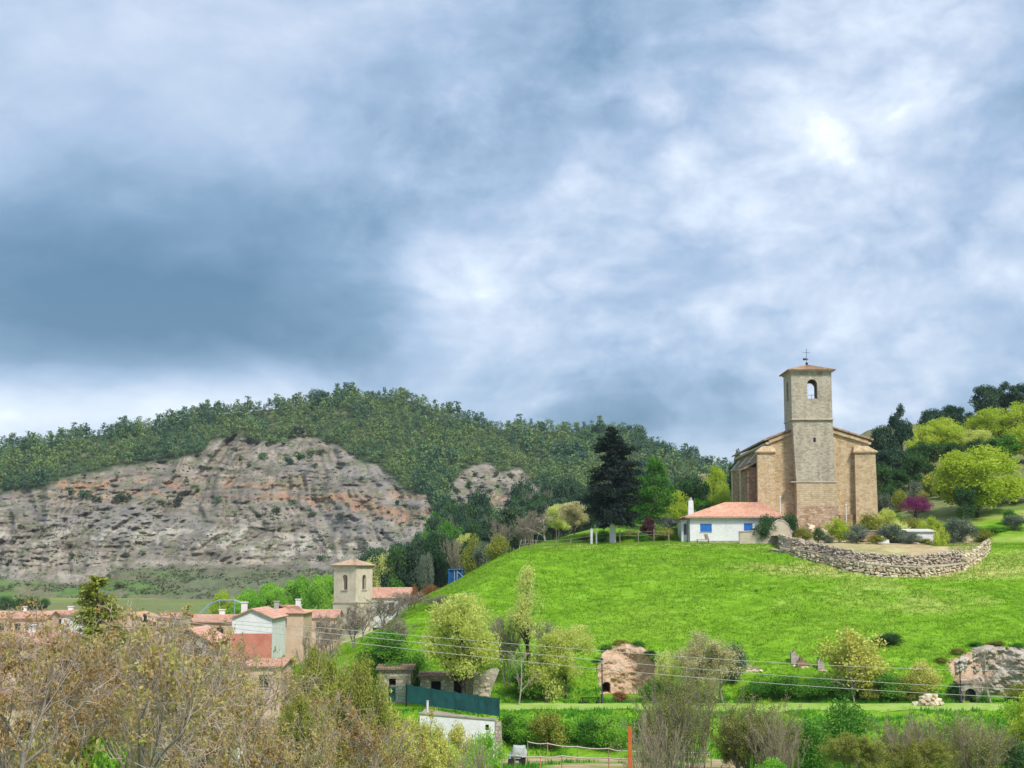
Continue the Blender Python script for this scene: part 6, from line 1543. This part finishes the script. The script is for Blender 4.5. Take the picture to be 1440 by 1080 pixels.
# trees among the nearer houses
FG = [('bronze1', 20, 58, 846, 330, 'broad bronze leaved tree before the half hidden pale villa'), ('bronze2', 120, 66, 858, 300, 'bronze leaved tree before the shuttered windows of the cream villa'), ('bronze3', 205, 54, 846, 300, 'bronze leaved tree with a forked dark trunk before the cream villa corner'),
      ('bronze1', 290, 62, 860, 290, 'bronze leaved tree beside the wooden pole'), ('bronze2', 365, 70, 893, 230, 'bronze leaved tree below the salmon red wall'), ('bronze3', 70, 80, 858, 250, 'bronze leaved tree between the two villas'), ('bronze2', -70, 60, 850, 300, 'bronze leaved tree past the half hidden pale villa'),
      ('bronze3', 250, 80, 856, 230, 'bronze leaved tree rising above the corner of the cream villa'), ('bronze3', 330, 48, 985, 260, 'low bronze leaved tree under the wooden pole')]
for k, px, Y, tp_, wp_, lab in FG: put(k, px, Y, tp_, wp_, lab)
put('cypress', 138, 88, 813, 150, 'tall olive green conifer poking above the bronze leaved trees', 'conifer')
put('mosstree', 447, 88, 915, 110, 'mossy yellow green tree beside the pale low building')
put('mosstree', 405, 72, 985, 130, 'mossy tree among the bronze leaved trees before the pale low building')
put('mosstree', 490, 80, 940, 120, 'mossy tree between the green netted fence and the bronze trees')
put('goldtree', 560, 84, 975, 130, 'golden leaved tree below the green netted fence')
put('goldtree', 625, 92, 1000, 110, 'golden leaved tree before the whitewashed terrace wall')
put('bronze3', 505, 66, 975, 170, 'bronze leaved tree between the golden and the mossy trees')
put('bronze2', 440, 62, 985, 190, 'low bronze leaved tree under the mossy tree')
put('brightbush', 685, 112, 1030, 50, 'bright green bush at the end of the whitewashed terrace wall', 'shrub', 'shrub')
put('thicket2', 660, 100, 1040, 90, 'brown brush below the whitewashed terrace wall', 'shrub', 'shrub')
put('brightbush', 150, 78, 1025, 110, 'bright green bush in front of the cream villa', 'shrub', 'shrub')
put('mossbush', 60, 72, 1040, 110, 'mossy bush in front of the half hidden pale villa', 'shrub', 'shrub')
put('mossbush', 260, 72, 1035, 120, 'mossy bush before the corner of the cream villa', 'shrub', 'shrub')

for px, Y, tp_, wp_, k, lab in ((578, 121, 1012, 50, 'goldbush', 'golden bush before the end of the whitewashed terrace wall'), (612, 119, 1022, 60, 'yellowbush', 'yellow green bush before the whitewashed terrace wall'), (650, 122, 1018, 44, 'goldbush', 'golden bush before the middle of the whitewashed terrace wall'), (676, 120, 1034, 40, 'brightbush', 'bright bush under the dark slit of the terrace wall'),
                                (545, 112, 1000, 60, 'goldbush', 'golden bush under the torn net fence'), (515, 116, 985, 60, 'mossbush', 'mossy bush under the torn net fence'), (590, 108, 1040, 70, 'mossbush', 'mossy bush in front of the golden bushes'), (640, 108, 1050, 70, 'brightbush', 'bright bush in front of the golden bushes')):
    put(k, px, Y, tp_, wp_, lab, 'shrub', 'shrub')
for px, Y, tp_, wp_, k, lab in ((872, 209, 748, 28, 'greenbush', 'low green bush right behind the conifer trunk'), (888, 210, 745, 30, 'mossbush', 'mossy bush between the conifer and the plum coloured bush'), (822, 209, 752, 26, 'mossbush', 'mossy bush behind the stout white post'), (958, 212, 740, 22, 'greenbush', 'green bush against the white house annex'), (700, 240, 752, 40, 'mossbush', 'mossy bush below the wire fence'), (680, 246, 764, 36, 'greybush', 'grey bush above the blue cabin')):
    put(k, px, Y, tp_, wp_, lab.replace('right behind', 'close behind'), 'shrub', 'shrub')
# whitewashed foot of the conifer's trunk
for ob in list(bpy.data.objects):
    if ob.name.startswith('conifer') and 'whitewashed' in ob.get('label', ''):
        sc_ = ob.scale; mb = MB(); mb.tube([(0, 0, -.2 / sc_.z), (0, 0, 2.7 / sc_.z)], [.42, .36], 10); mb.build('whitewash', M['whitepost'], ob, smooth=True)

# ------------------------------------------------------------------ grass and weeds
for px, Y, tp_, wp_, k in ((1246, 232, 694, 26, 'greybush'), (1268, 236, 688, 24, 'mossbush'), (1290, 240, 676, 26, 'greybush'), (1312, 244, 668, 26, 'mossbush'), (1330, 240, 672, 30, 'greybush'), (1258, 242, 682, 22, 'darkbush'), (1300, 232, 690, 24, 'mossbush'), (1325, 250, 660, 26, 'darkbush')):
    kk = {'greybush': 'grey green', 'mossbush': 'mossy', 'darkbush': 'dark'}[k]; put(k, px, Y, tp_, wp_, kk + ' scrub bush on the open slope above the magenta tree', 'shrub', 'shrub', group=kk + ' scrub bushes on the open slope')
put('bronze2', 352, 82, 912, 150, 'bronze leaved tree before the salmon house')
put('greenbush', 552, 154, 926, 50, 'green creeper hanging over the small stone hut roof', 'shrub', 'shrub')
for k, px, Y, tp_, wp_, lab in (('bronze3', 35, 100, 856, 170, 'bronze leaved tree before the long peach cottage'), ('bronze1', 108, 104, 862, 150, 'bronze leaved tree before the small white cottage'), ('bronze2', 182, 98, 856, 150, 'bronze leaved tree before the peach gabled house'), ('bronze3', 240, 106, 862, 140, 'bronze leaved tree before the grey gabled house'), ('bronze1', 300, 100, 872, 130, 'bronze leaved tree before the faded rose roof'), ('bronze2', -20, 96, 858, 160, 'bronze leaved tree past the long peach cottage'),
                                ('bronze3', 420, 78, 940, 150, 'bronze leaved tree leaning over the pale low building'), ('bronze1', 470, 92, 905, 110, 'bronze leaved tree below the bell tower thicket')):
    put(k, px, Y, tp_, wp_, lab)
for px, Y, tp_, wp_, k, lab in ((1206, 201, 738, 34, 'greybush', 'grey bush in front of the dark trailer'), (1234, 200, 752, 26, 'mossbush', 'mossy bush on the terrace beside the white tank'), (1302, 200.5, 757, 26, 'mossbush', 'low mossy bush in front of the white shed'), (1266, 207, 733, 36, 'yellowbush', 'yellow green bush behind the white tank'), (1308, 209, 727, 36, 'limebush', 'lime bush behind the white shed'), (1342, 208, 734, 36, 'greenbush', 'green bush behind the large olive'),
                                (1384, 206, 744, 36, 'mossbush', 'mossy bush past the large olive'), (1130, 204.5, 742, 26, 'mossbush', 'mossy bush among the rocks at the tower foot'), (1164, 202, 752, 24, 'greybush', 'grey bush between the clipped ball and the lime bush')):
    put(k, px, Y, tp_, wp_, lab, 'shrub', 'shrub')
rg = np.random.default_rng(77)
def blades(n, xr, yr, hmin, hmax, wd, zf, accept, name, label, mat, per=3, tintf=None):
    x = rg.uniform(*xr, n); y = rg.uniform(*yr, n); k = accept(x, y); x, y = x[k], y[k]; z = zf(x, y); n = len(x)
    h = rg.uniform(hmin, hmax, n) * (.7 + .6 * (fbm(x * .3, y * .45, oct=3, seed=5) * .5 + .5))
    tn = np.clip(.45 + .2 * fbm(x * .5, y * 1.1, oct=3, seed=6) + rg.normal(0, .12, n), 0, 1)
    V, TN = [], []
    for i in range(per):
        a = rg.uniform(0, 6.283, n); dx_, dy_ = np.cos(a), np.sin(a); ln = rg.uniform(.1, .6, n) * h; off = rg.normal(0, .12, (2, n))
        bx, by = x + off[0], y + off[1]
        V.append(np.stack([np.stack([bx - dy_ * wd, by + dx_ * wd, z - .05], 1), np.stack([bx + dy_ * wd, by - dx_ * wd, z - .05], 1), np.stack([bx + dx_ * ln, by + dy_ * ln, z + h * rg.uniform(.7, 1.2, n)], 1)], 1)); TN.append(np.repeat(tn, 3))
    V = np.concatenate(V).reshape(-1, 3)
    me = np_mesh(name, V, np.arange(len(V)).reshape(-1, 3), mat, tint=np.concatenate(TN)); return tag(link(name, me), label, 'grass', kind='stuff')
def acc_m(x, y):
    k = (mound_z(x, y) > ground_z(x, y) + .1) & ((y < 201) | (x < 27))
    for cpx, hw, Yf, lip in SCOOPS:
        c = PX(cpx, Yf); ww = hw / F * Yf; u = np.abs((x - c) / ww); k &= ~((u < 1) & (y < Yf - 3.2 * u ** 2.2 + .4))
    lo = np.array(lowpts); wy = np.interp(x, lo[:, 0], lo[:, 1], left=1e3, right=1e3)
    return k & (y < wy - .1) & (fbm(x * .35, y * .5, oct=3, seed=9) > -.9)
blades(170000, (-34, 86), (152.5, 214), .07, .20, .05, mound_z, acc_m, 'grass', 'meadow grass covering the mound', M['blade'])
blades(50000, (-20, 62), (120, 156), .15, .45, .05, T, lambda x, y: (fbm(x * .3, y * .4, oct=3, seed=14) > -.3) & ((y < 147.6) | (y > 152.2)) & ~((y < 136.8) & (y > 121) & (x > -6) & (x < 20) & (fbm(x * .2, y * .35, oct=3, seed=22) > -.45)), 'verge_grass', 'rough grass on the bank below the path', M['weed'])
# flowers/tussocks dotted on the mound
x = rg.uniform(-6, 62, 70); y = rg.uniform(160, 196, 70); k = acc_m(x, y); x, y = x[k], y[k]
C_ = np.repeat(np.stack([x, y, mound_z(x, y) + .2], 1), 26, 0) + rg.normal(size=(len(x) * 26, 3)) * np.repeat(rg.uniform(.12, .4, len(x)), 26)[:, None] * np.array([1.4, 1, .5])
V, Fq, tn = leaf_arrays(rg, C_, .2, np.repeat(rg.uniform(0, 1, len(x)), 26), .6)
tag(link('tussocks', np_mesh('tussocks', V, Fq, M['lf_green'], tint=tn)), 'darker green tussocks dotted over the mound', 'grass', kind='stuff')

# brambles and turf hanging round the earth bank and the rock face
for i, (px, py, wp_, k) in enumerate(((840, 934, 18, 'greenbush'), (852, 916, 22, 'greenbush'), (874, 909, 26, 'mossbush'), (898, 911, 24, 'greenbush'), (914, 924, 18, 'darkbush'), (921, 946, 18, 'greenbush'), (1322, 934, 20, 'mossbush'), (1346, 921, 24, 'mossbush'), (1372, 912, 24, 'greenbush'), (1400, 911, 28, 'mossbush'), (1430, 914, 28, 'greenbush'))):
    g = hit(px, py - 3, 150, 200); t_ = TPL[k]; w_ = wp_ / F * g[1]
    o = thing('turf_tuft', 'ragged tuft hanging over the top of the ' + ('earth bank' if px < 1000 else 'pale rock face'), 'shrub', (g[0], g[1] - .2, g[2] - .15), i * 1.3, 'turf tufts over the ' + ('earth bank' if px < 1000 else 'rock face'), (w_ / t_['w'], w_ / t_['w'], .7 / t_['h']))
    for n, m_ in t_['parts']: link(n, m_, o)

# ------------------------------------------------------------------ the air
m = bpy.data.materials.new('air'); m.use_nodes = True; t = NT(m.node_tree)
v_ = t.new('ShaderNodeVolumePrincipled'); v_.inputs['Color'].default_value = (.80, .88, 1.0, 1); v_.inputs['Density'].default_value = .00008; v_.inputs['Anisotropy'].default_value = .2
o_ = t.new('ShaderNodeOutputMaterial'); t.l.new(v_.outputs[0], o_.inputs['Volume'])
mb = MB(); mb.box((-7200, -30, -36), (7200, 3100, 175)); hz_ = mb.build('haze', m); tag(hz_, 'thin pale air between the village and the hill', 'haze', kind='stuff')
SC.cycles.volume_bounces = 0
